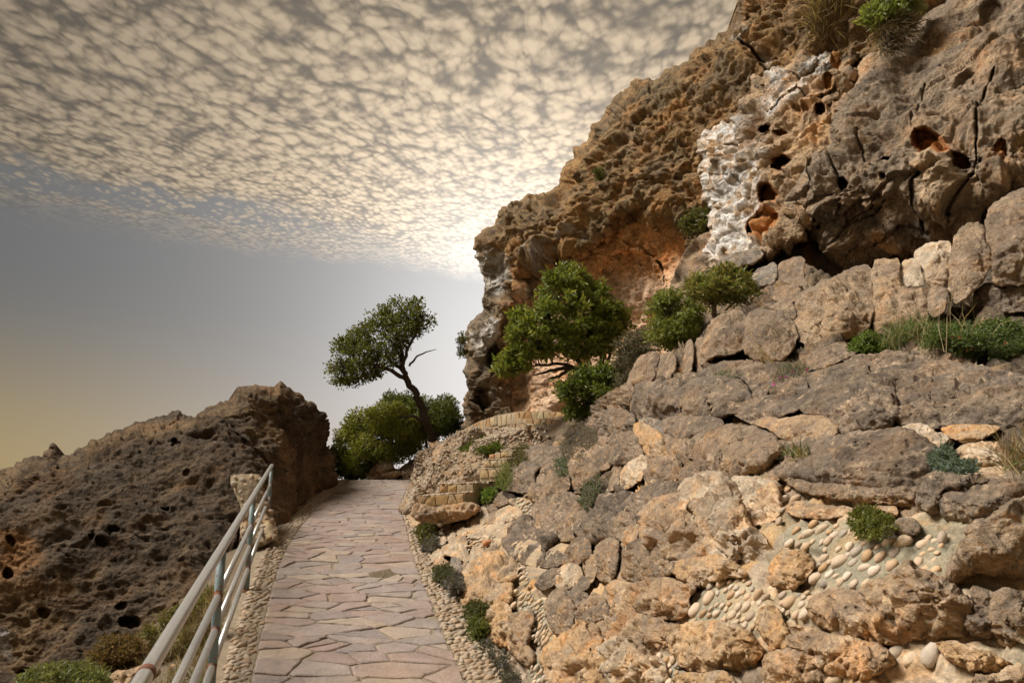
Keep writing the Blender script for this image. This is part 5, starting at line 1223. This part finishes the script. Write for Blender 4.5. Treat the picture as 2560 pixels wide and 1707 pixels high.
tag(crest, 'small jagged rock at the top of the path below the bushes', 'rock')
k1 = stone(D([(872, 1092), (900, 1080), (924, 1082), (918, 1094), (885, 1100)]), 'orange', name='kerb_stone', bulge=0.3, field=lambda U, V: np.full(np.shape(U), 16.9))
tag(k1, 'flat orange kerb stone at the top of the path', 'stone')

# ------------------------------------------------------------------ railing
rail = empty('railing', (-2.445, 6.67, float(pz(6.67))))
tag(rail, 'galvanised steel railing with four rails and rusty posts', 'railing')
posts = [(-1.149 - 0.3014 * (y - 2.3), y) for y in (1.90, 4.27, 6.67, 10.1)]
RH = 0.86
def rp(y, h):
    x = -1.149 - 0.3014 * (y - 2.3)
    return np.array([x, y, SLOPE * y + h])
inv = rail.matrix_basis.inverted() if False else None
bpy.context.view_layer.update()
railinv = rail.matrix_world.inverted()
def rpart(o, parent=None):
    o.parent = parent or rail
    if parent is None: o.matrix_parent_inverse = railinv
    return o
for x, y in posts:
    z = SLOPE * y
    p = rpart(tubes('post', [([(x, y, z - 0.08), (x, y, z + RH * 0.5), (x, y, z + RH - 0.02)], [0.026, 0.026, 0.026])], 'post_paint', None, 16))
    base = tubes('base_plate', [([(x, y, z + 0.0), (x, y, z + 0.012)], [0.055, 0.055])], 'rust', None, 12); base.parent = p
    for h in (0.59, 0.40, 0.20):
        q = rp(y, h); t = np.array([-0.31, 1, SLOPE]); t /= np.linalg.norm(t)
        w = tubes('weld', [([q - t * 0.036, q - t * 0.026, q + t * 0.026, q + t * 0.036], [0.0202, 0.0265, 0.0265, 0.0202])], 'rust', None, 12); w.parent = p
ys = np.r_[0.4, 1.9, 4.27, 6.67, 10.14]
rpart(tubes('top_rail', [([rp(y, RH) for y in ys], [0.027] * 5)], 'galvanised', None, 20))
ring = rpart(tubes('rail_joint', [([rp(y, RH) for y in (2.30, 2.315, 2.325, 2.34)], [0.0275, 0.030, 0.030, 0.0275])], 'rust', None, 20))
for h in (0.59, 0.40, 0.20):
    for a, b in zip(ys[:-1], ys[1:]):
        e = 0.0
        rpart(tubes('lower_rail', [([rp(a + 0.03, h), rp((a + b) / 2, h), rp(b - 0.03, h)], [0.020] * 3)], 'galvanised', None, 16))

# ------------------------------------------------------------------ vegetation
def leaves_mesh(name, C, size, cols, rng, aspect=2.6, up=0.25, curl=0.15, outward=None):
    n = len(C)
    ax = rng.normal(size=(n, 3)); ax[:, 2] += up
    if outward is not None: ax += outward
    ax /= np.linalg.norm(ax, axis=1)[:, None]
    nr = np.cross(ax, rng.normal(size=(n, 3))); nr /= np.linalg.norm(nr, axis=1)[:, None]
    sdv = np.cross(ax, nr)
    L = (size * rng.uniform(0.65, 1.3, n))[:, None]; W = L / aspect
    v0 = C; v1 = C + ax * L * 0.5 + sdv * W * 0.5 + nr * L * curl; v2 = C + ax * L; v3 = C + ax * L * 0.5 - sdv * W * 0.5 + nr * L * curl
    V = np.stack([v0, v1, v2, v3], 1).reshape(-1, 3)
    i = np.arange(n) * 4
    t = np.vstack([np.c_[i, i + 1, i + 2], np.c_[i, i + 2, i + 3]])
    cols = np.asarray(cols)
    w = rng.dirichlet(np.ones(len(cols)) * 0.7, n)
    c = (w @ cols) * rng.uniform(0.7, 1.3, n)[:, None]
    return mesh(name, V, [t], np.repeat(c, 4, 0), smooth=False)
def sample_poly(poly, n, rng):
    q = np.array(poly); lo, hi = q.min(0), q.max(0); out = []
    while len(out) < n:
        p = rng.uniform(lo, hi, (n * 3, 2)); p = p[inside(poly, p[:, 0], p[:, 1])]; out.extend(p.tolist())
    return np.array(out[:n])
def foliage(name, label, poly, depth, thick, clumps, per, rad, leaf, cols, seed, trunks=(), group=None, cat='shrub', mat='leaf', bark='dark_bark', aspect=2.6, crown='foliage', trunkname='branches', twig=0.006, up=0.25, dense_edge=True):
    """poly in image px at a depth (number or field); trunks: list of ([(u, v, ddepth)], [radii])"""
    rng = np.random.default_rng(seed)
    fld = depth if callable(depth) else (lambda u, v: np.full(np.shape(u), float(depth)))
    uv = sample_poly(poly, clumps, rng)
    sd = psd(poly, uv[:, 0], uv[:, 1]); mx = sd.max()
    dd = fld(uv[:, 0], uv[:, 1])
    half = thick * np.sqrt(np.clip(sd / mx, 0.05, 1))
    C = at(uv[:, 0], uv[:, 1], dd + rng.uniform(-1, 1, clumps) * half)
    cen = C.mean(0)
    root = empty(name, (0, 0, 0))
    lines = []; nodes = []
    for pts, rd in trunks:
        p = np.array(pts, float); d = fld(p[:, 0], p[:, 1]) + p[:, 2]
        W = at(p[:, 0], p[:, 1], d)
        k = np.linspace(0, len(W) - 1, len(W) * 4); i = np.arange(len(W))
        W2 = np.stack([np.interp(k, i, W[:, a]) for a in range(3)], -1)
        r2 = np.interp(k, i, rd); W2 = W2 + rng.normal(0, 1, W2.shape) * (r2 * 0.22)[:, None]
        lines.append((W2, r2)); nodes.append(W2[len(W2) // 3:])
    if nodes:
        root.location = Vector(lines[0][0][0]); nodes = np.vstack(nodes)
        for c in C:
            dist = np.linalg.norm(nodes - c, axis=1) + rng.uniform(0, 0.15 * thick, len(nodes)); a = nodes[dist.argmin()]
            m = (a + c) / 2 + rng.normal(0, 0.05, 3) * np.linalg.norm(a - c) + (0, 0, -0.04 * np.linalg.norm(a - c))
            lines.append((np.array([a, m, c]), np.array([twig * 1.6, twig, twig * 0.4])))
    else:
        root.location = Vector(C[C[:, 2].argmin()])
    bpy.context.view_layer.update(); iv = root.matrix_world.inverted()
    N = clumps * per
    ci = np.repeat(np.arange(clumps), per)
    rr = rng.normal(size=(N, 3)); rr /= np.linalg.norm(rr, axis=1)[:, None]
    rr *= (rad * rng.uniform(0.15, 1, N) ** 0.6 * rng.uniform(0.6, 1.25, clumps)[ci])[:, None]
    rr[:, 2] *= 0.75
    o = link(crown, leaves_mesh(crown, C[ci] + rr, leaf, cols, rng, aspect, up, outward=rr / rad * 0.8), root, MATS[mat]); o.matrix_parent_inverse = iv
    if lines:
        t = tubes(trunkname, lines, bark, root, 7); t.matrix_parent_inverse = iv
    return tag(root, label, cat, group)

GREEN = [(0.085, 0.125, 0.025), (0.14, 0.18, 0.035), (0.05, 0.075, 0.018), (0.20, 0.21, 0.045)]
LIME = [(0.11, 0.17, 0.03), (0.17, 0.24, 0.05), (0.07, 0.11, 0.02), (0.22, 0.26, 0.07)]
OLIVE = [(0.11, 0.115, 0.03), (0.16, 0.155, 0.035), (0.07, 0.075, 0.022)]
GREY = [(0.15, 0.17, 0.12), (0.22, 0.24, 0.18), (0.10, 0.12, 0.08)]
DRY = [(0.28, 0.20, 0.10), (0.20, 0.13, 0.07), (0.36, 0.28, 0.15), (0.12, 0.09, 0.05)]
DUSK = [(0.16, 0.12, 0.08), (0.20, 0.17, 0.11), (0.10, 0.09, 0.05)]
def Dt(L, r): return ([(a * K, b * K, c) for a, b, c in L], r)

foliage('leaning_tree', 'wind bent tree with sparse dark crown leaning left at the path crest', D([(752, 848), (768, 815), (772, 788), (800, 768), (835, 735), (870, 708), (905, 690), (945, 684), (975, 704), (990, 728), (1000, 744), (975, 760), (955, 770), (940, 790), (915, 800), (918, 835), (890, 850), (860, 866), (810, 884), (770, 878)]), 16.4, 0.75, 290, 36, 0.18, 0.085, [(0.10, 0.115, 0.03), (0.15, 0.155, 0.035), (0.06, 0.075, 0.02), (0.19, 0.19, 0.05)], 1,
    [Dt([(997, 1020, 0), (984, 985, 0), (968, 935, 0), (952, 898, 0), (932, 868, 0), (924, 845, 0)], [0.11, 0.10, 0.09, 0.085, 0.075, 0.06]), Dt([(934, 870, 0), (900, 852, -.1), (862, 838, -.2), (822, 832, -.2), (785, 840, -.2)], [.06, .05, .04, .03, .015]), Dt([(926, 850, 0), (924, 808, .1), (912, 770, .1), (900, 742, .2), (885, 715, .2)], [.055, .045, .035, .025, .01]),
     Dt([(925, 850, 0), (892, 826, .2), (855, 800, .3), (820, 785, .3)], [.05, .04, .03, .012]), Dt([(926, 840, 0), (936, 800, -.2), (955, 770, -.2), (972, 735, -.2)], [.05, .038, .025, .01]), Dt([(940, 840, 0), (958, 818, 0), (980, 808, .1), (1003, 802, .1)], [.03, .022, .015, .006]),
     Dt([(988, 990, 0), (970, 965, -.2), (945, 955, -.3), (915, 958, -.3)], [.07, .05, .03, .012]), Dt([(922, 825, 0), (905, 790, .3), (870, 760, .4), (845, 750, .4)], [.04, .03, .02, .008])], cat='tree', bark='dark_bark', crown='crown', trunkname='trunk', twig=0.008, aspect=2.2)
foliage('bush', 'yellow green bush spilling over at the top of the path', D([(768, 1030), (790, 985), (815, 955), (850, 930), (900, 925), (950, 950), (975, 985), (960, 1030), (900, 1060), (860, 1075), (830, 1095), (790, 1090)]), 17.6, 1.1, 220, 80, 0.24, 0.10, [(0.15, 0.175, 0.028), (0.23, 0.24, 0.04), (0.10, 0.115, 0.022), (0.32, 0.30, 0.06)], 2, [Dt([(880, 1090, 0), (880, 1030, 0), (870, 980, 0)], [.04, .03, .01])], group='bushes behind the crest')
foliage('bush', 'dark green bush between the leaning trunk and the cliff foot', D([(880, 940), (890, 900), (930, 905), (985, 925), (1020, 915), (1055, 935), (1058, 985), (1030, 1000), (1000, 1015), (950, 1000), (900, 990)]), 18.3, 0.9, 150, 120, 0.22, 0.085, GREEN[:3] + OLIVE, 3, [Dt([(980, 1030, 0), (975, 980, 0), (970, 940, 0)], [.04, .03, .01])], group='bushes behind the crest')
foliage('bush', 'low green bush at the left foot of the bank below the crest', D([(772, 1080), (790, 1045), (830, 1030), (870, 1035), (880, 1070), (850, 1095), (800, 1110)]), 17.9, 0.5, 70, 110, 0.18, 0.08, GREEN, 4, group='bushes behind the crest')
foliage('shrub', 'tiny sprig of leaves on the left edge of the cliff', D([(1052, 800), (1060, 765), (1072, 775), (1070, 815), (1058, 818)]), 16.6, 0.15, 18, 40, 0.09, 0.07, OLIVE, 5, group='shrubs by the cave')
foliage('shrub', 'large glossy green shrub with dark spreading branches before the cave', D([(1140, 850), (1150, 820), (1185, 800), (1165, 770), (1180, 720), (1215, 690), (1240, 660), (1250, 625), (1300, 612), (1345, 630), (1380, 645), (1400, 690), (1440, 720), (1445, 755), (1420, 780), (1400, 810), (1340, 820), (1290, 815), (1235, 820), (1190, 850), (1160, 866)]), 12.2, 0.85, 190, 60, 0.15, 0.11, [(0.16, 0.21, 0.035), (0.25, 0.28, 0.06), (0.10, 0.14, 0.025), (0.30, 0.29, 0.06), (0.06, 0.08, 0.015)], 6,
    [Dt([(1400, 900, 0), (1385, 860, 0), (1350, 848, 0), (1310, 845, 0), (1270, 850, -.1), (1225, 862, -.2)], [.07, .06, .05, .045, .03, .012]), Dt([(1330, 848, 0), (1290, 835, 0), (1240, 838, 0), (1200, 845, 0)], [.04, .03, .02, .01]), Dt([(1310, 846, 0), (1285, 865, 0), (1262, 870, 0)], [.04, .03, .02]), Dt([(1385, 860, 0), (1375, 800, 0), (1350, 740, .1), (1320, 680, .1)], [.05, .04, .03, .01]), Dt([(1340, 848, 0), (1300, 790, 0), (1260, 730, .1)], [.04, .03, .01]), Dt([(1385, 860, 0), (1410, 790, 0), (1415, 740, 0)], [.035, .025, .01])], group='shrubs by the cave', aspect=2.3)
foliage('shrub', 'green leafy shrub growing up from behind the rounded boulders', D([(1290, 890), (1310, 860), (1370, 840), (1425, 850), (1435, 890), (1420, 935), (1370, 950), (1320, 960), (1300, 930)]), 10.4, 0.45, 75, 70, 0.15, 0.085, GREEN, 7, [Dt([(1370, 960, 0), (1370, 900, 0), (1360, 860, 0)], [.03, .02, .01])], group='shrubs by the cave')
foliage('dry_shrub', 'grey brown dry shrub right of the large glossy shrub', D([(1415, 830), (1430, 780), (1470, 755), (1505, 775), (1500, 830), (1470, 890), (1440, 935), (1420, 900)]), 9.6, 0.35, 110, 60, 0.13, 0.05, DUSK + GREY[:1], 8, [Dt([(1445, 930, 0), (1450, 860, 0), (1460, 790, 0)], [.02, .014, .005]), Dt([(1440, 930, 0), (1430, 860, 0)], [.015, .006])], group='shrubs by the cave', mat='dry_leaf')
foliage('shrub', 'bright light green shrub above the leaning brown blocks', D([(1482, 740), (1500, 700), (1530, 672), (1575, 680), (1600, 700), (1618, 740), (1600, 780), (1560, 800), (1520, 800), (1495, 775)]), 8.4, 0.4, 85, 70, 0.13, 0.06, [(0.21, 0.24, 0.06), (0.28, 0.30, 0.09), (0.13, 0.15, 0.03)], 9, [Dt([(1555, 850, 0), (1550, 790, 0), (1545, 740, 0)], [.02, .015, .006])], group='shrubs by the cave')
foliage('flowering_shrub', 'shrub with small yellow flower heads on a pale stem beside the grey ledge', D([(1570, 660), (1590, 640), (1630, 625), (1680, 615), (1710, 635), (1728, 670), (1700, 690), (1660, 690), (1610, 685)]), 7.3, 0.3, 70, 60, 0.11, 0.065, [(0.15, 0.19, 0.045), (0.21, 0.24, 0.055), (0.09, 0.12, 0.03), (0.38, 0.28, 0.10)], 10, [Dt([(1640, 740, 0), (1640, 700, 0), (1645, 660, 0)], [.03, .028, .012]), Dt([(1660, 720, 0), (1690, 690, 0), (1715, 700, .05)], [.012, .009, .004]), Dt([(1640, 725, 0), (1670, 715, 0), (1700, 730, 0)], [.01, .007, .003])], group='shrubs by the cave', bark='bark', aspect=3.5)
foliage('small_tree', 'thin twisted small tree against the lower edge of the white rock', D([(1568, 500), (1590, 485), (1640, 488), (1642, 530), (1620, 545), (1590, 540), (1575, 520)]), 11.0, 0.3, 60, 50, 0.12, 0.07, OLIVE, 11, [Dt([(1640, 600, 0), (1630, 570, 0), (1615, 545, 0), (1610, 515, 0)], [.035, .03, .025, .01]), Dt([(1630, 575, 0), (1600, 580, 0), (1570, 575, 0)], [.018, .012, .005]), Dt([(1620, 548, 0), (1590, 548, 0), (1570, 550, 0)], [.015, .01, .004])], group='shrubs by the cave', cat='tree')
foliage('shrub', 'tiny dark tuft growing high on the brown cliff', D([(1362, 398), (1370, 388), (1384, 390), (1386, 408), (1374, 414)]), 13.9, 0.1, 14, 60, 0.07, 0.05, OLIVE, 12, group='shrubs by the cave')
foliage('green_sprig', 'bright yellow green sprig hanging from the cliff top', D([(1985, 40), (2010, 10), (2060, -30), (2110, -30), (2110, 30), (2080, 50), (2040, 50), (2000, 60)]), 7.9, 0.2, 60, 40, 0.11, 0.09, [(0.20, 0.24, 0.06), (0.27, 0.29, 0.08), (0.13, 0.16, 0.04)], 13, [Dt([(2080, 80, 0), (2050, 30, 0), (2000, 45, -.05)], [.012, .008, .003])], group='plants on the cliff top', bark='bark', cat='plant', aspect=2.4)

def blades(name, label, poly, depth, n, length, cols, seed, group=None, cat='grass', lean=(0, 0, 1), spread=0.5, width=0.006, droop=0.35, mat='dry_leaf'):
    rng = np.random.default_rng(seed)
    fld = depth if callable(depth) else (lambda u, v: np.full(np.shape(u), float(depth)))
    uv = sample_poly(poly, n, rng)
    B = at(uv[:, 0], uv[:, 1], fld(uv[:, 0], uv[:, 1]) + rng.normal(0, 0.04, n))
    d = np.array(lean) + rng.normal(0, spread, (n, 3)); d /= np.linalg.norm(d, axis=1)[:, None]
    L = (length * rng.uniform(0.45, 1.2, n))[:, None]
    s = np.cross(d, rng.normal(size=(n, 3))); s /= np.linalg.norm(s, axis=1)[:, None]
    bend = rng.normal(0, 1, (n, 3)) * 0.35; bend[:, 2] -= 1; bend *= droop
    p1 = B + d * L * 0.5 + bend * L * 0.12; p2 = B + d * L + bend * L * 0.5
    w = width * rng.uniform(0.6, 1.3, n)[:, None]
    V = np.stack([B - s * w, B + s * w, p1 + s * w * 0.8, p1 - s * w * 0.8, p2], 1).reshape(-1, 3)
    i = np.arange(n) * 5
    cols = np.asarray(cols); c = cols[rng.integers(0, len(cols), n)] * rng.uniform(0.75, 1.25, n)[:, None]
    me = mesh('blades', V, [np.c_[i, i + 1, i + 2, i + 3], np.c_[i + 3, i + 2, i + 4]], np.repeat(c, 5, 0), smooth=False)
    o = link(name, me, None, MATS[mat])
    return tag(o, label, cat, group)
front = lambda off: (lambda u, v: slope_depth(u, v) - off)
blades('dry_grass', 'tawny dry grass clump spilling over the top of the cliff', D([(1855, 60), (1870, 10), (1900, -30), (1960, -30), (1955, 30), (1925, 70), (1885, 100)]), 9.3, 1500, 0.42, DRY, 20, 'plants on the cliff top', lean=(-0.3, -0.5, 0.5), spread=0.45, width=0.007)
blades('dry_grass', 'grey brown hanging grass below the bright sprig', D([(2010, 70), (2040, 40), (2100, 30), (2090, 80), (2050, 115), (2020, 118)]), 7.9, 900, 0.36, DUSK + DRY[:1], 21, 'plants on the cliff top', lean=(0, -0.5, -0.4), spread=0.5, width=0.005)
ter = lambda u, v: np.minimum(slope_depth(u, v), block_depth(u, v)) - 0.25
foliage('small_bush', 'small bright green bush at the foot of the large tan block', D([(1962, 800), (1975, 775), (1995, 768), (2010, 790), (2040, 805), (2010, 815), (1975, 815)]), 4.6, 0.12, 60, 60, 0.05, 0.03, LIME, 22, group='plants on the terrace', cat='plant')
blades('grass', 'green and straw grass tuft under the tall tan block', D([(2020, 800), (2050, 765), (2120, 745), (2160, 770), (2130, 800), (2060, 810)]), 4.5, 900, 0.17, [(0.13, 0.19, 0.06), (0.30, 0.25, 0.12), (0.18, 0.22, 0.09)], 23, 'plants on the terrace', spread=0.55, width=0.0025)
foliage('herb_patch', 'low herbs dotted with small red flowers at the right edge', D([(2120, 790), (2160, 755), (2230, 750), (2300, 745), (2400, 760), (2400, 830), (2300, 835), (2230, 815), (2160, 800)]), 4.0, 0.3, 230, 70, 0.06, 0.028, [(0.12, 0.17, 0.06), (0.17, 0.22, 0.09), (0.08, 0.11, 0.04), (0.14, 0.18, 0.05)], 24, group='plants on the terrace', cat='plant')
foliage('red_flowers', 'scatter of tiny red and orange blossoms over the terrace herbs', D([(2130, 785), (2180, 755), (2300, 748), (2400, 765), (2400, 820), (2250, 815)]), 3.78, 0.2, 9, 3, 0.02, 0.013, [(0.30, 0.05, 0.05), (0.36, 0.12, 0.04)], 25, group='plants on the terrace', cat='flowers', aspect=1.2)
blades('tall_grass', 'few tall bleached stalks arching over the terrace herbs', D([(2050, 800), (2200, 790), (2350, 820), (2200, 815)]), 3.9, 34, 0.50, [(0.45, 0.36, 0.20), (0.36, 0.30, 0.16)], 26, 'plants on the terrace', spread=0.35, width=0.0022, droop=0.7)
blades('tall_grass', 'bent straw coloured stalks in front of the right rounded block', D([(1750, 832), (1780, 828), (1782, 836), (1752, 838)]), front(0.12), 9, 0.42, [(0.48, 0.37, 0.19)], 27, 'plants on the terrace', lean=(-0.4, 0, 1), spread=0.25, width=0.003, droop=0.6)
foliage('flower_cushion', 'white flowered cushion plant on the rock ledge', D([(1640, 862), (1660, 852), (1700, 852), (1706, 862), (1680, 874), (1650, 874)]), front(0.14), 0.05, 50, 40, 0.03, 0.018, [(0.45, 0.42, 0.38), (0.20, 0.23, 0.15), (0.14, 0.17, 0.09)], 28, group='small plants on the slope', cat='plant')
blades('dry_herb', 'grey dry herb with a few pink flowers on the ledge', D([(1770, 870), (1800, 845), (1850, 838), (1860, 855), (1800, 880)]), front(0.12), 420, 0.10, DUSK + GREY, 29, 'small plants on the slope', cat='plant', spread=0.7, width=0.0018)
foliage('pink_flowers', 'three or four tiny pink blossoms on the grey herb', D([(1770, 878), (1850, 838), (1858, 850), (1780, 885)]), front(0.22), 0.03, 5, 5, 0.008, 0.014, [(0.55, 0.06, 0.35)], 30, group='small plants on the slope', cat='flowers', aspect=1.1)
foliage('heather', 'pinkish grey heather cushion beside the dark boulders', D([(1290, 1030), (1300, 985), (1330, 965), (1365, 980), (1368, 1020), (1345, 1055), (1305, 1060)]), front(0.35), 0.2, 120, 70, 0.07, 0.03, [(0.26, 0.21, 0.19), (0.18, 0.15, 0.11), (0.16, 0.15, 0.09), (0.30, 0.25, 0.23)], 31, [Dt([(1325, 1075, 0), (1325, 1040, 0), (1330, 1000, 0)], [.012, .008, .003])], group='small plants on the slope', mat='dry_leaf')
foliage('silver_plant', 'silver green plant left of the heather roots', D([(1272, 1070), (1285, 1045), (1305, 1050), (1300, 1085), (1285, 1095)]), front(0.3), 0.06, 40, 50, 0.05, 0.03, GREY, 32, group='small plants on the slope', cat='plant')
foliage('silver_plant', 'silver green plant in the cleft beside the massive boulder', D([(2145, 1065), (2150, 1035), (2175, 1025), (2190, 1055), (2235, 1070), (2238, 1085), (2190, 1090), (2160, 1085)]), front(0.10), 0.05, 70, 50, 0.022, 0.013, [(0.13, 0.17, 0.13), (0.19, 0.24, 0.19), (0.08, 0.11, 0.08)], 33, group='small plants on the slope', cat='plant')
blades('grass', 'green tussock beside the middle steps', D([(1140, 1120), (1150, 1080), (1168, 1070), (1172, 1110), (1160, 1128)]), front(0.45), 500, 0.22, [(0.16, 0.20, 0.06), (0.30, 0.27, 0.11), (0.12, 0.15, 0.05)], 34, 'small plants on the slope', spread=0.4, width=0.005)
foliage('small_bush', 'small green bush below the tussock by the steps', D([(1105, 1145), (1112, 1128), (1130, 1125), (1135, 1140), (1120, 1150)]), front(0.4), 0.1, 36, 50, 0.06, 0.05, LIME, 35, group='small plants on the slope', cat='plant')
foliage('creeping_bush', 'creeping green bush on top of the cobbled bank', D([(1058, 1035), (1075, 1015), (1110, 1008), (1148, 1018), (1140, 1035), (1100, 1042)]), lambda u, v: bank_d(u, v) - 0.5, 0.25, 80, 80, 0.10, 0.06, GREEN, 36, group='small plants on the slope', cat='plant')
foliage('thorny_bush', 'dark twiggy bush next to the upper steps', D([(1172, 1060), (1180, 1030), (1205, 1025), (1210, 1060), (1190, 1075)]), front(0.3), 0.12, 40, 40, 0.09, 0.05, OLIVE + DUSK, 37, group='small plants on the slope', cat='plant')
foliage('grey_herb', 'grey green herb growing between boulder and wall', D([(1340, 1150), (1350, 1110), (1375, 1095), (1378, 1125), (1362, 1155), (1345, 1168)]), front(0.25), 0.08, 60, 50, 0.05, 0.03, GREY + DUSK[:1], 38, group='small plants on the slope', cat='plant')
wl = lambda off: (lambda u, v: slope_depth(u, v) - off)
for i, (poly, lab, cols, lf) in enumerate([([(962, 1235), (965, 1208), (985, 1200), (1002, 1215), (998, 1245), (975, 1250)], 'dark green mound plant below the stub pier at the wall foot', GREEN, .05), ([(975, 1262), (985, 1240), (1000, 1238), (1000, 1262)], 'small grey green plant beside the dark mound plant', GREY, .04), ([(1000, 1325), (1005, 1305), (1030, 1305), (1042, 1325), (1030, 1335)], 'flat dark plant creeping along the pebble strip', GREEN[:3] + GREY[:1], .035),
        ([(1030, 1345), (1040, 1322), (1058, 1325), (1056, 1350), (1040, 1355)], 'grey plant at the foot of the cream stones', GREY, .035), ([(1075, 1405), (1085, 1388), (1115, 1388), (1112, 1408), (1085, 1418)], 'dark ivy like plant under the overhanging orange stone', GREEN[:3], .03), ([(1082, 1455), (1090, 1420), (1112, 1418), (1118, 1450), (1100, 1465)], 'upright bright leaved weed at the wall foot', LIME, .04),
        ([(1070, 1510), (1080, 1475), (1110, 1465), (1145, 1485), (1165, 1510), (1150, 1540), (1110, 1545), (1080, 1530)], 'large grey green cushion plant at the wall foot', GREY + GREEN[:1], .022), ([(1120, 1568), (1125, 1545), (1160, 1530), (1185, 1550), (1185, 1600), (1130, 1600)], 'grey green cushion plant cut by the bottom of the picture', GREY + GREEN[:1], .022)]):
    foliage('mound_plant', lab, D(poly), wl(0.2 if i < 4 else 0.12), 0.11, 34, 60, 0.055 if i < 6 else 0.04, lf * 1.15, [(a * 0.8 + 0.02, b * 0.7 + 0.01, c_ * 0.9 + 0.012) for a, b, c_ in cols], 40 + i, group='plants along the wall foot', cat='plant')
foliage('wall_plant', 'wiry green plant rooted above the pebbled mortar', D([(1955, 1200), (1965, 1175), (2000, 1165), (2040, 1190), (2050, 1215), (2010, 1232), (1970, 1225)]), front(0.09), 0.05, 70, 40, 0.02, 0.014, [(0.14, 0.16, 0.03), (0.09, 0.11, 0.02), (0.2, 0.2, 0.05)], 50, [Dt([(2000, 1165, .05), (2015, 1190, -.02), (2050, 1222, -.02)], [.002, .0018, .001]), Dt([(2000, 1165, .05), (1990, 1190, -.02), (1965, 1212, -.02)], [.002, .0018, .001]), Dt([(1990, 1180, .0), (1975, 1160, -.02), (1962, 1148, -.02)], [.002, .0018, .001])], group='small plants on the slope', cat='plant', twig=0.001)
blades('dry_grass', 'reddish dry grass at the right edge beside the cream boulder', D([(2290, 1080), (2310, 1050), (2400, 1020), (2400, 1090), (2320, 1095)]), front(0.1), 300, 0.12, DRY + [(0.16, 0.17, 0.06)], 51, 'small plants on the slope', spread=0.6, width=0.0016)
blades('grass', 'green blades between the round cracked boulder and the tan stone', D([(1785, 1040), (1810, 1030), (1870, 1045), (1830, 1058)]), front(0.12), 120, 0.08, [(0.10, 0.14, 0.06), (0.25, 0.2, 0.1)], 52, 'small plants on the slope', spread=0.7, width=0.003)

# plants and stones left of the railing, on the drop below the outcrop
def on_ground(u, v, lift=0.0):
    """ground depth under a pixel, by ray cast"""
    g = bpy.data.objects['ground']; r = rays(np.array([u]), np.array([v]))[0]
    ok, loc, nr, _ = g.ray_cast(Vector(EYE), Vector(r))
    return float(loc.y) if ok else 6.0
gd = lambda off: (lambda u, v: np.array([on_ground(a, b) for a, b in zip(np.ravel(u), np.ravel(v))]).reshape(np.shape(u)) - off)
bpy.context.view_layer.update()
foliage('dry_bush', 'rounded rusty brown dry bush below the dark outcrop', D([(210, 1530), (225, 1490), (260, 1465), (310, 1470), (330, 1500), (322, 1540), (280, 1555), (230, 1552)]), 5.6, 0.25, 150, 70, 0.07, 0.035, [(0.20, 0.12, 0.05), (0.13, 0.08, 0.03), (0.26, 0.17, 0.08), (0.10, 0.09, 0.03)], 60, group='plants left of the railing', mat='dry_leaf')
foliage('weeds', 'pale green weeds in the lower left corner', D([(40, 1590), (60, 1545), (130, 1530), (200, 1535), (250, 1550), (260, 1600)]), 5.2, 0.3, 130, 60, 0.07, 0.035, [(0.17, 0.19, 0.07), (0.24, 0.25, 0.11), (0.12, 0.13, 0.05)], 61, group='plants left of the railing', cat='plant')
foliage('weeds', 'mixed green and straw weeds along the foot of the outcrop', D([(320, 1480), (345, 1440), (390, 1405), (440, 1385), (480, 1345), (500, 1350), (490, 1400), (460, 1440), (420, 1480), (370, 1500)]), 6.4, 0.25, 130, 60, 0.07, 0.035, [(0.15, 0.17, 0.05), (0.26, 0.22, 0.08), (0.11, 0.12, 0.04), (0.20, 0.13, 0.06)], 62, group='plants left of the railing', cat='plant')
blades('dry_grass', 'dry straw grass on the slope behind the railing', D([(300, 1568), (360, 1500), (440, 1440), (500, 1370), (510, 1420), (470, 1500), (420, 1568)]), lambda u, v: np.full(np.shape(u), 5.4), 1600, 0.18, DRY + [(0.16, 0.18, 0.06)], 63, 'plants left of the railing', spread=0.5, width=0.003)
blades('grass', 'sparse straw and green grass on the bare slope below the rails', D([(330, 1640), (380, 1560), (430, 1500), (480, 1430), (520, 1380), (520, 1460), (470, 1568), (440, 1640)]), gd(0.02), 900, 0.13, DRY + [(0.16, 0.18, 0.06), (0.2, 0.2, 0.08)], 64, 'plants left of the railing', spread=0.5, width=0.003)
for i, (pts, d, lab) in enumerate([([(210, 1568), (260, 1545), (330, 1530), (370, 1535), (350, 1580), (230, 1600)], 5.2, 'pale flat rock at the bottom edge left of the railing'), ([(440, 1480), (465, 1450), (490, 1440), (500, 1470), (480, 1510), (450, 1510)], 6.0, 'small tan rock seen between the rails'), ([(345, 1560), (380, 1530), (430, 1520), (440, 1560), (400, 1590)], 5.3, 'rough pale rock lying behind the nearest post'),
        ([(480, 1400), (510, 1370), (525, 1380), (520, 1430), (495, 1450)], 6.8, 'small rock at the edge of the path beside the middle post')]):
    tag(stone(D(pts), 'tan', name='loose_rock', bulge=0.4, field=(lambda dd: (lambda U, V: np.full(np.shape(U), dd)))(d)), lab, 'rock', 'loose rocks left of the railing')
print('objects', len(bpy.data.objects))
